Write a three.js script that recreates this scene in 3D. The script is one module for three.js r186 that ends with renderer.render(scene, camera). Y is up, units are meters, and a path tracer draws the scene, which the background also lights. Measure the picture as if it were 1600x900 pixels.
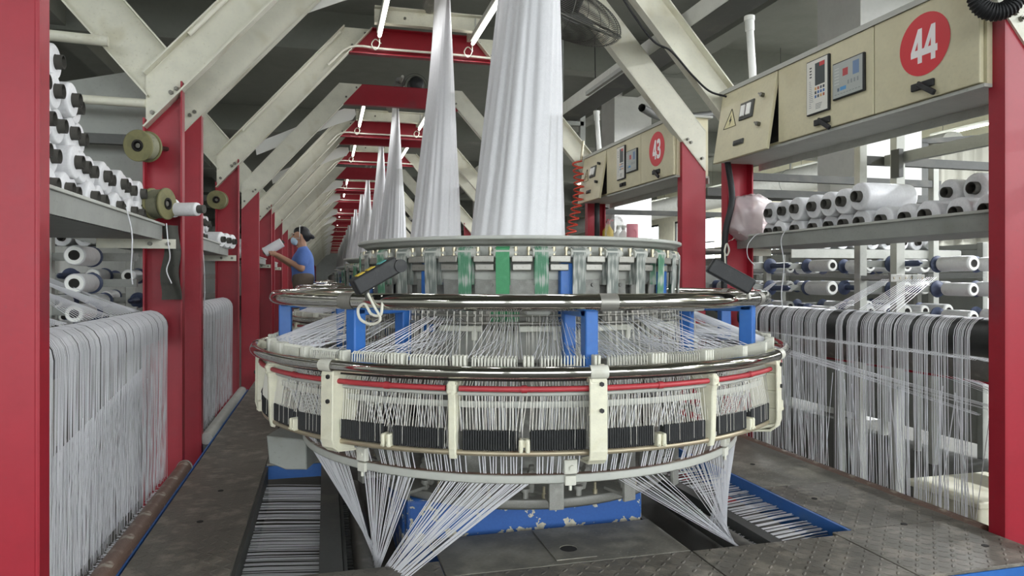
import * as THREE from 'three';
import { mergeGeometries } from 'three/addons/utils/BufferGeometryUtils.js';
import { RoundedBoxGeometry } from 'three/addons/geometries/RoundedBoxGeometry.js';
import { MarchingCubes } from 'three/addons/objects/MarchingCubes.js';
import { ImprovedNoise } from 'three/addons/math/ImprovedNoise.js';
import { RectAreaLightUniformsLib } from 'three/addons/lights/RectAreaLightUniformsLib.js';

// ---------------------------------------------------------------- camera, sky, light, exposure
const scene = new THREE.Scene();
const F = 1108;                                            // focal length for a 1600 x 900 picture
const camera = new THREE.PerspectiveCamera(2 * Math.atan(450 / F) * 180 / Math.PI, 16 / 9, 0.05, 200);
camera.position.set(0, 0.92, 0);
camera.rotation.set(0, -0.2572, 0);
camera.setViewOffset(1600, 900, 0, 14, 1600, 900);
scene.background = new THREE.Color(0.92, 0.97, 1.0);       // bright overcast sky, seen only through the windows
scene.backgroundIntensity = 6;
RectAreaLightUniformsLib.init();
const renderer = new THREE.WebGLRenderer({ antialias: true });
renderer.toneMapping = THREE.LinearToneMapping;
renderer.toneMappingExposure = 1.33;
renderer.shadowMap.enabled = true;
const TUBE_POWER = 26, HALL_POWER = 650;                    // machine tubes, hall tubes
const CEILING = 4.7, PIT = -0.45;                          // heights above the machine deck

// ---------------------------------------------------------------- helpers
const PI = Math.PI, rad = (d) => d * PI / 180;
let seed = 12345;
const rnd = () => { seed = (seed + 0x6d2b79f5) | 0; let t = Math.imul(seed ^ (seed >>> 15), 1 | seed); t = (t + Math.imul(t ^ (t >>> 7), 61 | t)) ^ t; return ((t ^ (t >>> 14)) >>> 0) / 4294967296; };
const rr = (a, b) => a + (b - a) * rnd();
const names = new Map();
function numbered(n) { const k = names.get(n) ?? 0; names.set(n, k + 1); return k ? n + '_' + String(k).padStart(3, '0') : n; }
function plain(g) {
  if (g.index) g = g.toNonIndexed();
  for (const k of Object.keys(g.attributes)) if (!['position', 'normal', 'uv'].includes(k)) g.deleteAttribute(k);
  if (!g.attributes.uv) g.setAttribute('uv', new THREE.BufferAttribute(new Float32Array(g.attributes.position.count * 2), 2));
  return g;
}
function join(list) {
  list = list.flat(Infinity);
  return list.length === 1 ? plain(list[0]) : mergeGeometries(list.map(plain), false);
}
// uv in metres by the side a face looks to
function metreUV(g) {
  const p = g.attributes.position, n = g.attributes.normal, uv = new Float32Array(p.count * 2);
  for (let i = 0; i < p.count; i++) {
    const ax = Math.abs(n.getX(i)), ay = Math.abs(n.getY(i)), az = Math.abs(n.getZ(i));
    const x = p.getX(i), y = p.getY(i), z = p.getZ(i);
    if (ay >= ax && ay >= az) { uv[i * 2] = x; uv[i * 2 + 1] = z; } else if (ax >= az) { uv[i * 2] = z; uv[i * 2 + 1] = y; } else { uv[i * 2] = x; uv[i * 2 + 1] = y; }
  }
  g.setAttribute('uv', new THREE.BufferAttribute(uv, 2));
  return g;
}
function mesh(name, geoms, m, parent, o = {}) {
  let g = geoms.isBufferGeometry && o.raw ? geoms : join([geoms]);
  if (!o.raw && !o.keepUV) metreUV(g);
  const r = new THREE.Mesh(g, m);
  r.name = parent ? name : numbered(name); r.castShadow = r.receiveShadow = true;
  if (o.stuff) r.userData.kind = 'stuff';
  if (o.label) r.userData.label = o.label;
  (parent ?? scene).add(r);
  return r;
}
function share(name, geometry, m, parent, [x, y, z] = [0, 0, 0], ry = 0) {     // another piece with the same geometry
  const r = new THREE.Mesh(geometry, m); r.name = name; r.position.set(x, y, z); r.rotation.y = ry; r.castShadow = r.receiveShadow = true; parent.add(r); return r;
}
const ready = (...geoms) => metreUV(join(geoms));
function tag(o, label, category, group) { o.userData.label = label; o.userData.category = category; if (group) o.userData.group = group; return o; }
function thing(name, label, category, [x, y, z] = [0, 0, 0], ry = 0, group) {
  const g = new THREE.Group(); g.name = numbered(name); g.position.set(x, y, z); g.rotation.y = ry; scene.add(g); return tag(g, label, category, group);
}
function copy(src, name, label, pos, group) {
  const c = src.clone(); c.name = numbered(name); scene.add(c); if (pos) c.position.set(...pos); c.userData = { ...src.userData }; if (label) c.userData.label = label; if (group) c.userData.group = group; return c;
}
function structure(name, geoms, m, parent) { const r = mesh(name, geoms, m, parent); if (!parent) r.userData.kind = 'structure'; return r; }
const T = (g, x = 0, y = 0, z = 0, rx = 0, ry = 0, rz = 0) => { g.applyMatrix4(new THREE.Matrix4().compose(new THREE.Vector3(x, y, z), new THREE.Quaternion().setFromEuler(new THREE.Euler(rx, ry, rz)), new THREE.Vector3(1, 1, 1))); return g; };
const box = (w, h, d, x = 0, y = 0, z = 0, rx = 0, ry = 0, rz = 0) => T(new THREE.BoxGeometry(w, h, d), x, y, z, rx, ry, rz);
const span = (x0, x1, y0, y1, z0, z1) => box(Math.abs(x1 - x0), Math.abs(y1 - y0), Math.abs(z1 - z0), (x0 + x1) / 2, (y0 + y1) / 2, (z0 + z1) / 2);
const rbox = (w, h, d, r, x = 0, y = 0, z = 0, rx = 0, ry = 0, rz = 0) => T(new RoundedBoxGeometry(w, h, d, 2, r), x, y, z, rx, ry, rz);
const cyl = (r0, r1, h, n, x = 0, y = 0, z = 0, rx = 0, ry = 0, rz = 0, open = false) => T(new THREE.CylinderGeometry(r0, r1, h, n, 1, open), x, y, z, rx, ry, rz);
const V = (a) => new THREE.Vector3(...a);
function rod(a, b, r, n = 8, r2 = r) {                       // round bar between two points
  const A = V(a), B = V(b), d = B.clone().sub(A), g = new THREE.CylinderGeometry(r2, r, d.length(), n);
  g.applyQuaternion(new THREE.Quaternion().setFromUnitVectors(new THREE.Vector3(0, 1, 0), d.normalize()));
  return T(g, (a[0] + b[0]) / 2, (a[1] + b[1]) / 2, (a[2] + b[2]) / 2);
}
const tube = (pts, r, n = 8, segs = pts.length * 5, closed = false) => new THREE.TubeGeometry(new THREE.CatmullRomCurve3(pts.map(V), closed), segs, r, n, closed);
const ring = (R, r, y, n = 96, m = 12, a0 = 0, a1 = 2 * PI) => { // torus piece, angle from +z towards +x
  const g = new THREE.TorusGeometry(R, r, m, n, a1 - a0); return T(T(g, 0, 0, 0, 0, 0, PI / 2 - a1), 0, y, 0, PI / 2, 0, 0);
};
const lathe = (pts, n = 64) => new THREE.LatheGeometry(pts.map(([r, y]) => new THREE.Vector2(r, y)), n);
function prism(pts, depth, bevel = 0) {                      // outline in xy, extruded along +z
  const s = new THREE.Shape(pts.map(([x, y]) => new THREE.Vector2(x, y)));
  return new THREE.ExtrudeGeometry(s, { depth: depth, bevelEnabled: bevel > 0, bevelThickness: bevel, bevelSize: bevel, bevelOffset: -bevel, bevelSegments: 1, curveSegments: 6 });
}
// many thin tapes in one geometry
class Strands {
  constructor() { this.p = []; this.n = []; }
  quad(a, b, c, d) {
    const ux = b[0] - a[0], uy = b[1] - a[1], uz = b[2] - a[2], vx = d[0] - a[0], vy = d[1] - a[1], vz = d[2] - a[2];
    let nx = uy * vz - uz * vy, ny = uz * vx - ux * vz, nz = ux * vy - uy * vx; const l = Math.hypot(nx, ny, nz) || 1; nx /= l; ny /= l; nz /= l;
    this.p.push(...a, ...b, ...c, ...a, ...c, ...d); for (let i = 0; i < 6; i++) this.n.push(nx, ny, nz);
  }
  // a tape through points, w wide along side, t thick
  tape(pts, w, t, side) {
    const rows = pts.map((p, i) => {
      const a = pts[Math.max(0, i - 1)], b = pts[Math.min(pts.length - 1, i + 1)], d = [b[0] - a[0], b[1] - a[1], b[2] - a[2]];
      let s = side; const k = (s[0] * d[0] + s[1] * d[1] + s[2] * d[2]) / (d[0] ** 2 + d[1] ** 2 + d[2] ** 2); s = [s[0] - k * d[0], s[1] - k * d[1], s[2] - k * d[2]];
      const sl = Math.hypot(...s) || 1; s = s.map((x) => x / sl);
      let u = [d[1] * s[2] - d[2] * s[1], d[2] * s[0] - d[0] * s[2], d[0] * s[1] - d[1] * s[0]]; const ul = Math.hypot(...u) || 1; u = u.map((x) => x / ul);
      return [[1, 1], [-1, 1], [-1, -1], [1, -1]].map(([i2, j]) => [0, 1, 2].map((c) => p[c] + s[c] * i2 * w / 2 + u[c] * j * t / 2));
    });
    for (let i = 0; i + 1 < rows.length; i++) for (let k = 0; k < 4; k++) this.quad(rows[i][k], rows[i][(k + 1) % 4], rows[i + 1][(k + 1) % 4], rows[i + 1][k]);
  }
  line(a, b, w) {                                            // thin three-sided strand
    const d = V(b).sub(V(a)).normalize(), s = Math.abs(d.y) > 0.9 ? new THREE.Vector3(1, 0, 0) : new THREE.Vector3(0, 1, 0);
    const u = new THREE.Vector3().crossVectors(d, s).normalize(), v = new THREE.Vector3().crossVectors(d, u), c = [0, 1, 2].map((k) => { const q = k * 2.094 + 0.5; return u.clone().multiplyScalar(Math.cos(q) * w / 2).addScaledVector(v, Math.sin(q) * w / 2).toArray(); });
    const at = (p, o) => [p[0] + o[0], p[1] + o[1], p[2] + o[2]];
    for (let k = 0; k < 3; k++) this.quad(at(a, c[k]), at(a, c[(k + 1) % 3]), at(b, c[(k + 1) % 3]), at(b, c[k]));
  }
  get geometry() {
    const g = new THREE.BufferGeometry(); g.setAttribute('position', new THREE.BufferAttribute(new Float32Array(this.p), 3)); g.setAttribute('normal', new THREE.BufferAttribute(new Float32Array(this.n), 3));
    return metreUV(plain(g));
  }
}

// ---------------------------------------------------------------- procedural materials
const noise = new ImprovedNoise();
const wrapNoise = (u, v, f, z) => {                          // tileable on [0,1)
  const a = noise.noise(u * f, v * f, z), b = noise.noise((u - 1) * f, v * f, z), c = noise.noise(u * f, (v - 1) * f, z), d = noise.noise((u - 1) * f, (v - 1) * f, z);
  return a * (1 - u) * (1 - v) + b * u * (1 - v) + c * (1 - u) * v + d * u * v;
};
function texture(n, f, srgb, repeat = 1) {                   // f(u, v) -> [r, g, b] 0..255
  const d = new Uint8Array(n * n * 4);
  for (let y = 0; y < n; y++) for (let x = 0; x < n; x++) { const c = f(x / n, y / n), i = (y * n + x) * 4; for (let k = 0; k < 3; k++) d[i + k] = Math.max(0, Math.min(255, c[k])); d[i + 3] = 255; }
  const t = new THREE.DataTexture(d, n, n); t.wrapS = t.wrapT = THREE.RepeatWrapping; t.magFilter = THREE.LinearFilter; t.minFilter = THREE.LinearMipmapLinearFilter; t.generateMipmaps = true;
  if (srgb) t.colorSpace = THREE.SRGBColorSpace; t.repeat.set(repeat, repeat); t.needsUpdate = true; return t;
}
const rgb = (hex) => [(hex >> 16) & 255, (hex >> 8) & 255, hex & 255];
const mix = (a, b, k) => a.map((x, i) => x + (b[i] - x) * k);
const sstep = (a, b, x) => { const t = Math.max(0, Math.min(1, (x - a) / (b - a))); return t * t * (3 - 2 * t); };
// paint with dirt patches, specks and scuffs
function painted(hex, dirtHex, amount, z, n = 256, repeat = 1, stretch = 1) {
  const base = rgb(hex), dirt = rgb(dirtHex);
  return texture(n, (u, v) => {
    const big = wrapNoise(u, v, 4, z), mid = wrapNoise(u, v, 13, z + 7), fine = wrapNoise(u, v * stretch % 1, 60, z + 3);
    let k = sstep(0.12, 0.55, big + mid * 0.5) * amount + Math.max(0, fine) * amount * 0.35;
    if (wrapNoise(u, v, 90, z + 11) > 0.42) k += amount * 0.6;
    const l = 1 + mid * 0.05 + fine * 0.04;
    return mix(base, dirt, Math.min(1, k)).map((c) => c * l);
  }, true, repeat);
}
const std = (o) => new THREE.MeshStandardMaterial(o);
const M = {
  red: std({ map: painted(0x9c1a2b, 0x7f3038, 0.55, 1), roughness: 0.46 }),
  cream: std({ map: painted(0xd9d7c6, 0xb2ac92, 0.5, 2), roughness: 0.5 }),
  cabinet: std({ map: painted(0xcdc6a6, 0xb3a988, 0.4, 3), roughness: 0.45 }),
  greyPaint: std({ map: painted(0x8f918b, 0x74756d, 0.5, 4), roughness: 0.55 }),
  lightGrey: std({ map: painted(0xb4b5ad, 0x8c8a80, 0.5, 5), roughness: 0.55 }),
  darkGrey: std({ map: painted(0x4a4b48, 0x6a675c, 0.4, 6), roughness: 0.6 }),
  blue: std({ map: painted(0x2c66b0, 0x56708f, 0.5, 7), roughness: 0.42 }),
  navy: std({ map: painted(0x3c4660, 0x5a6070, 0.5, 8), roughness: 0.55 }),
  ceiling: std({ map: painted(0x80827b, 0x70726b, 0.5, 9, 256, 0.3), roughness: 0.9 }),
  wallCream: std({ map: painted(0xe6e2cb, 0xd6d0b4, 0.5, 10, 256, 0.4), roughness: 0.85 }),
  wallGrey: std({ map: painted(0xb9bab4, 0xa4a59e, 0.5, 11, 256, 0.4), roughness: 0.9 }),
  pillar: std({ map: painted(0xdcdcd8, 0xcacac4, 0.5, 12, 256, 0.4), roughness: 0.85 }),
  concrete: std({ map: painted(0x4e4d48, 0x3f3e39, 0.7, 13, 256, 0.5), roughness: 0.8 }),
  chrome: std({ color: 0xcfccc4, metalness: 1, roughness: 0.16, roughnessMap: texture(128, (u, v) => { const k = 120 + 130 * Math.max(0, wrapNoise(u, v, 9, 2) + 0.3 * wrapNoise(u, v, 40, 4)); return [k, k, k]; }, false, 2) }),
  steel: std({ map: painted(0x9a9890, 0x6c6a60, 0.6, 14, 256, 2), metalness: 0.6, roughness: 0.42 }),
  dustySteel: std({ map: painted(0x8d8c86, 0xb5b4ac, 0.7, 15, 256, 3), metalness: 0.25, roughness: 0.6 }),
  brass: std({ color: 0xb4ac94, metalness: 0.7, roughness: 0.35 }),
  rustyRod: std({ map: painted(0xb0a58c, 0x7d5a4a, 0.8, 16, 256, 2), metalness: 0.5, roughness: 0.4 }),
  plastic: std({ map: painted(0xdcd9c2, 0xc2bc9e, 0.45, 17, 256, 3), roughness: 0.45 }),
  guide: std({ map: painted(0xd4d3c6, 0xb6b4a4, 0.5, 18, 256, 4), roughness: 0.5 }),
  redHose: std({ map: painted(0xb03a40, 0x9c5250, 0.4, 19, 128, 3), roughness: 0.4 }),
  black: std({ map: painted(0x1f2021, 0x45443f, 0.5, 20, 128, 3), roughness: 0.55 }),
  rubber: std({ color: 0x1b1c1d, roughness: 0.6 }),
  film: std({ map: texture(256, (u, v) => { const k = 228 + 10 * wrapNoise(u, v, 40, 1) + 8 * wrapNoise(u, v, 9, 5); return [k, k, k + 1]; }, true, 3), roughness: 0.38 }),
  core: std({ map: painted(0x4d4b45, 0x3a3833, 0.5, 21, 128, 8), roughness: 0.8 }),
  coreDark: std({ color: 0x24221f, roughness: 0.9 }),
  tape: std({ color: 0xdcdcdf, roughness: 0.36 }),
  tapeGrey: std({ color: 0xcfcfcc, roughness: 0.45 }),
  strand: std({ color: 0xdcd9cd, roughness: 0.5 }),
  heald: std({ color: 0xc9c6bc, roughness: 0.4, metalness: 0.3 }),
  white: std({ color: 0xeeeee8, roughness: 0.4 }),
  olive: std({ map: painted(0x7a7650, 0x5c5a3e, 0.5, 22, 128, 4), roughness: 0.6 }),
  oliveWire: std({ map: painted(0x8b8a72, 0x5c5a4c, 0.6, 23, 128, 8), roughness: 0.7 }),
  lampGlow: std({ color: 0xffffff, emissive: 0xfffdf4, emissiveIntensity: 5 }),
  roller: std({ map: painted(0x6a6862, 0x8b8880, 0.6, 24, 256, 3), roughness: 0.5 }),
  blackRoller: std({ map: painted(0x2b2d2c, 0x4c4f4b, 0.5, 25, 256, 2), roughness: 0.45 }),
  pipe: std({ map: painted(0x6d5548, 0xa79f90, 0.9, 26, 256, 4), roughness: 0.5 }),
  screw: std({ color: 0x77756d, metalness: 0.8, roughness: 0.4 }),
  wire: std({ color: 0x55554f, metalness: 0.5, roughness: 0.5 }),
  cableWhite: std({ color: 0xdedbcc, roughness: 0.5 }),
  yellow: std({ color: 0xd9bb3c, roughness: 0.5 }),
  cyan: std({ color: 0x4f9a96, roughness: 0.5 }),
  rag: std({ map: painted(0x4a4a44, 0x2f302c, 0.7, 27, 128, 6), roughness: 0.95 }),
};
M.film.side = M.tape.side = THREE.DoubleSide;
// worn deck steel with raised lens-shaped treads
{
  const n = 512, cells = 14;                                 // one tile is 0.5 m
  const tread = (u, v) => { const x = u * cells, y = v * cells, i = Math.floor(x), j = Math.floor(y), a = (x - i - 0.5), b = (y - j - 0.5), s = (i + j) % 2 ? 1 : -1, p = (a + s * b) * 0.707, q = (a - s * b) * 0.707; return sstep(1, 0.55, Math.hypot(p / 0.46, q / 0.15)); };
  const wear = (u, v) => wrapNoise(u, v, 5, 31) + 0.6 * wrapNoise(u, v, 17, 32);
  M.deck = std({
    map: texture(n, (u, v) => { const t = tread(u, v), w = wear(u, v), f = wrapNoise(u, v, 90, 33); let c = mix([104, 100, 91], [134, 128, 116], sstep(-0.1, 0.5, w)); c = mix(c, [76, 72, 65], sstep(0.1, 0.6, wrapNoise(u, v, 8, 40)) * 0.6); c = mix(c, [150, 144, 132], t * 0.3 * (0.5 + w)); return c.map((x) => x * (1 + 0.14 * f)); }, true, 2),
    roughness: 0.55, metalness: 0.1, bumpMap: texture(n, (u, v) => { const k = 40 + 200 * tread(u, v) + 14 * wrapNoise(u, v, 70, 35); return [k, k, k]; }, false, 2), bumpScale: 0.0035 });
  M.smoothDeck = std({ map: texture(n, (u, v) => { const w = wear(u, v), f = wrapNoise(u, v, 80, 36), s = wrapNoise(u, v, 150, 37); let c = mix([110, 107, 98], [144, 140, 128], sstep(-0.2, 0.5, w)); if (s > 0.5) c = [190, 188, 180]; return c.map((x) => x * (1 + 0.12 * f)); }, true, 1), roughness: 0.58, metalness: 0.1 });
  M.chipped = std({ map: texture(n, (u, v) => { const k = wrapNoise(u, v, 7, 41) + 0.55 * wrapNoise(u, v, 21, 42) + 0.25 * wrapNoise(u, v, 60, 43); const c = k > 0.2 ? mix([160, 154, 134], [192, 188, 172], wrapNoise(u, v, 30, 44) + 0.5) : [38, 84, 150]; return c.map((x) => x * (1 + 0.06 * wrapNoise(u, v, 50, 45))); }, true, 2.2), roughness: 0.5 });
  const cloth = texture(n, (u, v) => { const k = 216 + 9 * Math.sin(u * 2 * PI * 96) * Math.sin(v * 2 * PI * 96) + 7 * wrapNoise(u, v * 0.999, 40, 47) + 5 * wrapNoise(u, v, 12, 48); return [k, k, k + 2]; }, true, 4);
  M.cloth = std({ map: cloth, roughness: 0.5, side: THREE.DoubleSide });
  const belt = (hex, dust, z) => std({ map: texture(128, (u, v) => { const k = sstep(-0.25, 0.5, wrapNoise(u, v, 6, z) + 0.8 * noise.noise(u * 40, v * 3, z)); return mix(rgb(hex), rgb(dust), k).map((x) => x * (1 + 0.05 * wrapNoise(u, v, 40, z))); }, true, 5), roughness: 0.7 });
  M.beltGreen = std({ map: painted(0x3f8a5c, 0x5f9a78, 0.5, 51, 128, 5), roughness: 0.6 });
  M.beltDusty = belt(0x4b7d60, 0xa4a9a0, 52);
  M.beltGrey = belt(0x6f7670, 0xb0b0a8, 53);
}
// print on a flat sheet, drawn on a canvas
function printed(w, h, draw, o = {}) {
  const c = document.createElement('canvas'); c.width = w; c.height = h; draw(c.getContext('2d'), w, h);
  const t = new THREE.CanvasTexture(c); t.colorSpace = THREE.SRGBColorSpace; t.anisotropy = 8; return std({ map: t, roughness: 0.45, ...o });
}
const ordinal = ['first', 'second', 'third', 'fourth', 'fifth', 'sixth', 'seventh', 'eighth', 'ninth', 'tenth', 'eleventh', 'twelfth', 'thirteenth', 'fourteenth', 'fifteenth', 'sixteenth', 'seventeenth', 'eighteenth', 'nineteenth', 'twentieth'];

// ---------------------------------------------------------------- the hall
const XL = -7, XR = 14, ZB = 7, ZF = -62;
structure('floor', [span(XL, XR, PIT - 0.15, PIT, ZF, ZB)], M.concrete);
structure('ceiling', [span(XL - 0.3, XR + 0.3, CEILING, CEILING + 0.2, ZF - 0.3, ZB + 0.3)], M.ceiling);
for (const z of [1.5, -4.5, -10.5, -16.5, -22.5, -28.5, -34.5, -40.5, -46.5]) structure('trim_' + (90 + names.size), [span(XL, XR, CEILING - 0.55, CEILING, z - 0.15, z + 0.15)], M.ceiling);
for (const [i, x] of [-3.4, 5.3, 10.2].entries()) structure('trim_' + (i + 1), [span(x - 0.15, x + 0.15, CEILING - 0.5, CEILING, ZF, ZB)], M.ceiling);
structure('wall_left', [span(XL - 0.25, XL, PIT, CEILING, ZF, ZB)], M.wallGrey);
structure('wall_far', [span(XL, XR, PIT, CEILING, ZF - 0.25, ZF)], M.wallGrey);
// right wall with a row of windows
{
  const parts = [span(XR, XR + 0.25, PIT, 0.5, ZF, ZB), span(XR, XR + 0.25, 3.3, CEILING, ZF, ZB)];
  let n = 10, at = ZB;
  for (let z = 4; z > -56; z -= 4.6) {
    parts.push(span(XR, XR + 0.25, 0.5, 3.3, z, at)); at = z - 3.2;
    const w = new THREE.Group(); w.name = 'window_' + n++; w.userData.kind = 'structure'; scene.add(w);
    mesh('window_frame', [span(XR + 0.05, XR + 0.13, 0.5, 0.58, z - 3.2, z), span(XR + 0.05, XR + 0.13, 3.22, 3.3, z - 3.2, z), ...[0, 1.06, 2.13, 3.12].map((k) => span(XR + 0.05, XR + 0.13, 0.5, 3.3, z - k - 0.08, z - k)), span(XR + 0.06, XR + 0.12, 2.3, 2.36, z - 3.2, z)], M.darkGrey, w);
  }
  parts.push(span(XR, XR + 0.25, 0.5, 3.3, ZF, at));
  structure('wall_right', parts, M.wallCream);
}
// wall behind the camera, its wide windows light the machines from the front
{
  const parts = [span(XL, XR, PIT, 0.35, ZB, ZB + 0.25), span(XL, XR, 4.1, CEILING, ZB, ZB + 0.25)];
  for (let i = 0; i <= 5; i++) { const x = XL + (XR - XL) * i / 5; parts.push(span(Math.max(XL, x - 0.25), Math.min(XR, x + 0.25), 0.35, 4.1, ZB, ZB + 0.25)); }
  structure('wall_back', parts, M.wallGrey);
  for (let i = 0; i < 5; i++) {
    const x = XL + (XR - XL) * i / 5 + 0.25, w = (XR - XL) / 5 - 0.5, g = new THREE.Group(); g.name = 'window_' + (i + 1); g.userData.kind = 'structure'; scene.add(g);
    mesh('window_frame', [...[0, 0.5, 1].map((k) => span(x + k * w - 0.04, x + k * w + 0.04, 0.35, 4.1, ZB + 0.08, ZB + 0.15)), ...[0.39, 2.9, 4.06].map((y) => span(x, x + w, y - 0.04, y + 0.04, ZB + 0.08, ZB + 0.15))], M.darkGrey, g);
  }
}
structure('ground', [span(-60, 70, PIT - 0.4, PIT - 0.2, -90, 60)], M.concrete);
for (const [i, z] of [-5.77, -11.8, -17.8, -23.8].entries()) {
  const p = structure('pillar', [span(5, 5.72, PIT, CEILING, z - 0.62, z)], M.pillar); tag(p, ['white square concrete pillar rising behind the creel on the right', 'second white concrete pillar back, seen under the cabinet numbered 43', 'third white concrete pillar back in the right hall', 'fourth white concrete pillar back in the right hall'][i], 'pillar');
}

// ---------------------------------------------------------------- raised machine deck
{
  const deck = new THREE.Group(); deck.name = 'platform'; deck.userData.kind = 'structure'; scene.add(deck);
  const plate = (x0, x1, d0, d1, m, h = 0) => mesh('deck_plate', [rbox(x1 - x0 - 0.004, 0.012, d1 - d0 - 0.004, 0.003, (x0 + x1) / 2, h - 0.006, -(d0 + d1) / 2)], m, deck);
  plate(-0.62, -0.285, 1.8, 2.33, M.deck); plate(-0.62, -0.285, 2.33, 4.05, M.deck); plate(-0.62, -0.285, 4.05, 6.3, M.deck);
  plate(-0.285, 0.36, 1.8, 2.3, M.deck); plate(0.36, 1.2, 1.8, 2.17, M.deck); plate(0.36, 1.2, 2.17, 2.5, M.smoothDeck);
  plate(1.2, 1.78, 1.8, 2.17, M.deck); plate(1.78, 2.34, 1.8, 2.2, M.deck); plate(1.865, 2.34, 2.2, 2.75, M.deck); plate(1.865, 2.34, 2.75, 4.05, M.smoothDeck); plate(1.87, 2.34, 4.05, 6.3, M.smoothDeck);
  plate(-0.285, 0.4, 3.72, 4.3, M.smoothDeck); plate(0.4, 1.2, 3.4, 4.3, M.smoothDeck); plate(1.2, 1.87, 3.55, 4.3, M.smoothDeck);
  plate(-0.62, 2.34, 6.3, 7.9, M.smoothDeck); for (let d = 7.9; d < 58; d += 6) { plate(-0.62, -0.285, d, d + 4.4, M.smoothDeck); plate(1.87, 2.34, d, d + 4.4, M.smoothDeck); plate(-0.62, 2.34, d + 4.4, d + 6, M.smoothDeck); }
  // beams under the plates, blue where the pits show them
  mesh('deck_beam', [span(-0.29, -0.275, -0.2, -0.013, -3.72, -2.31), span(-0.02, 0.055, -0.16, -0.01, -3.7, -2.31)], M.darkGrey, deck);
  mesh('deck_beam', [span(-0.29, 0.04, -0.075, -0.012, -3.73, -3.71)], M.blue, deck);
  mesh('deck_beam', [span(1.852, 1.864, -0.11, 0.0, -3.5, -2.2)], M.blue, deck);
  mesh('deck_beam', [span(1.2, 1.86, -0.16, -0.012, -2.19, -2.172), span(1.555, 1.605, -0.14, -0.03, -3.5, -2.19), span(1.19, 1.21, -0.2, -0.012, -3.5, -2.19)], M.darkGrey, deck);
  mesh('edge_beam', [span(-0.64, 2.36, -0.14, -0.012, -1.82, -1.8), span(-0.633, -0.625, -0.1, -0.003, -6.3, -1.8)], M.blue, deck);
  mesh('deck_leg', [...[1.85, 4.1, 6.2, 7.9].flatMap((d) => [-0.6, 0.0, 1.2, 1.84, 2.3].map((x) => span(x - 0.03, x + 0.03, PIT, -0.013, -d - 0.03, -d + 0.03)))], M.darkGrey, deck);
  // hatch with a round hole in the middle plate
  const s = new THREE.Shape([[-0.07, -0.14], [0.07, -0.14], [0.07, 0.14], [-0.07, 0.14]].map((p) => new THREE.Vector2(...p))); const h = new THREE.Path(); h.absarc(0, -0.055, 0.03, 0, 2 * PI, true); s.holes.push(h);
  mesh('hatch_plate', [T(new THREE.ExtrudeGeometry(s, { depth: 0.003, bevelEnabled: false, curveSegments: 24 }), 0.8, 0.0005, -2.34, -PI / 2)], M.smoothDeck, deck);
  mesh('hatch_hole', [cyl(0.029, 0.029, 0.002, 24, 0.8, 0.001, -2.285)], M.coreDark, deck);
  for (const [x, d] of [[-0.46, 2.9], [-0.44, 3.3], [2.1, 2.2], [1.98, 2.55], [2.05, 3.1], [-0.5, 2.2], [2.2, 1.95]]) mesh('plate_hole', [cyl(0.012, 0.012, 0.003, 12, x, 0.0005, -d)], M.coreDark, deck);
}

// ---------------------------------------------------------------- portal frames: two columns, two diagonal beams, a crossbar
const MX = 1.66, mirror = (pts) => pts.map(([x, y]) => [MX - x, y]).reverse();
function channel(pts, edges, front) {                        // a web plate with flanges along the given edges
  const z0 = front ? -0.008 : -0.065, parts = [T(prism(pts, 0.008), 0, 0, z0)];
  for (const [a, b] of edges) {
    const dx = b[0] - a[0], dy = b[1] - a[1], l = Math.hypot(dx, dy);
    parts.push(T(new THREE.BoxGeometry(l, 0.008, 0.065), (a[0] + b[0]) / 2, (a[1] + b[1]) / 2, -0.0325, 0, 0, Math.atan2(dy, dx)));
  }
  if (front && pts.length === 4 && pts[0][1] === PIT) for (const x of [pts[0][0], pts[1][0]]) parts.push(cyl(0.006, 0.006, 2.12, 10, x + (x === pts[0][0] ? 0.004 : -0.004), PIT + 1.06, -0.005));
  return parts;
}
const colPts = [[-0.86, PIT], [-0.69, PIT], [-0.69, 1.9], [-0.86, 1.71]];
const beamPts = [[-0.86, 1.665], [0.385, 3.07], [0.154, 3.07], [-0.86, 1.93]];
const barPts = [[0.19, 2.85], [1.47, 2.85], [1.275, 3.07], [0.385, 3.07]];
const strutPts = [[-0.845, 1.82], [-0.76, 2.06], [-1.745, 3.2], [-1.93, 3.08]];
const guardPts = [[-0.72, 2.26], [0.10, 2.63], [0.29, 2.7], [0.33, 2.76], [0.32, 2.82], [0.2, 2.82], [-0.74, 2.385]];
const FG = {};
for (const front of [true, false]) {
  const e = (p, ...k) => k.map((i) => [p[i], p[(i + 1) % p.length]]);
  const ch = (p, ...k) => ready(channel(p, e(p, ...k), front)), lift = (g) => T(g, 0, 0, front ? 0.009 : 0.012);
  FG[front] = {
    column: [ch(colPts, 1, 3), ch(mirror(colPts), 1, 3)], beam: [lift(ch(beamPts, 0, 2)), lift(ch(mirror(beamPts), 0, 2))],
    crossbar: ch(barPts, 0, 2), strut: T(ch(strutPts, 1, 3), 0, 0, -0.004), guard: ready(T(prism(guardPts, 0.006), 0, 0, -0.12)), bolt: ready(cyl(0.011, 0.011, 0.018, 6, 0, 0, 0, PI / 2), cyl(0.006, 0.006, 0.03, 8, 0, 0, 0, PI / 2)),
    conduit: ready(rod([-0.66, 2.14, -0.02], [0.12, 3.02, -0.02], 0.014), tube([[0.02, 2.72, 0.02], [0.2, 2.885, 0.015], [0.5, 2.895, 0], [1.16, 2.895, 0], [1.46, 2.885, 0.01]], 0.011)),
    clip: ready(rod([0.38, 2.93, -0.01], [0.38, 2.86, 0.01], 0.004)),
  };
}
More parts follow.
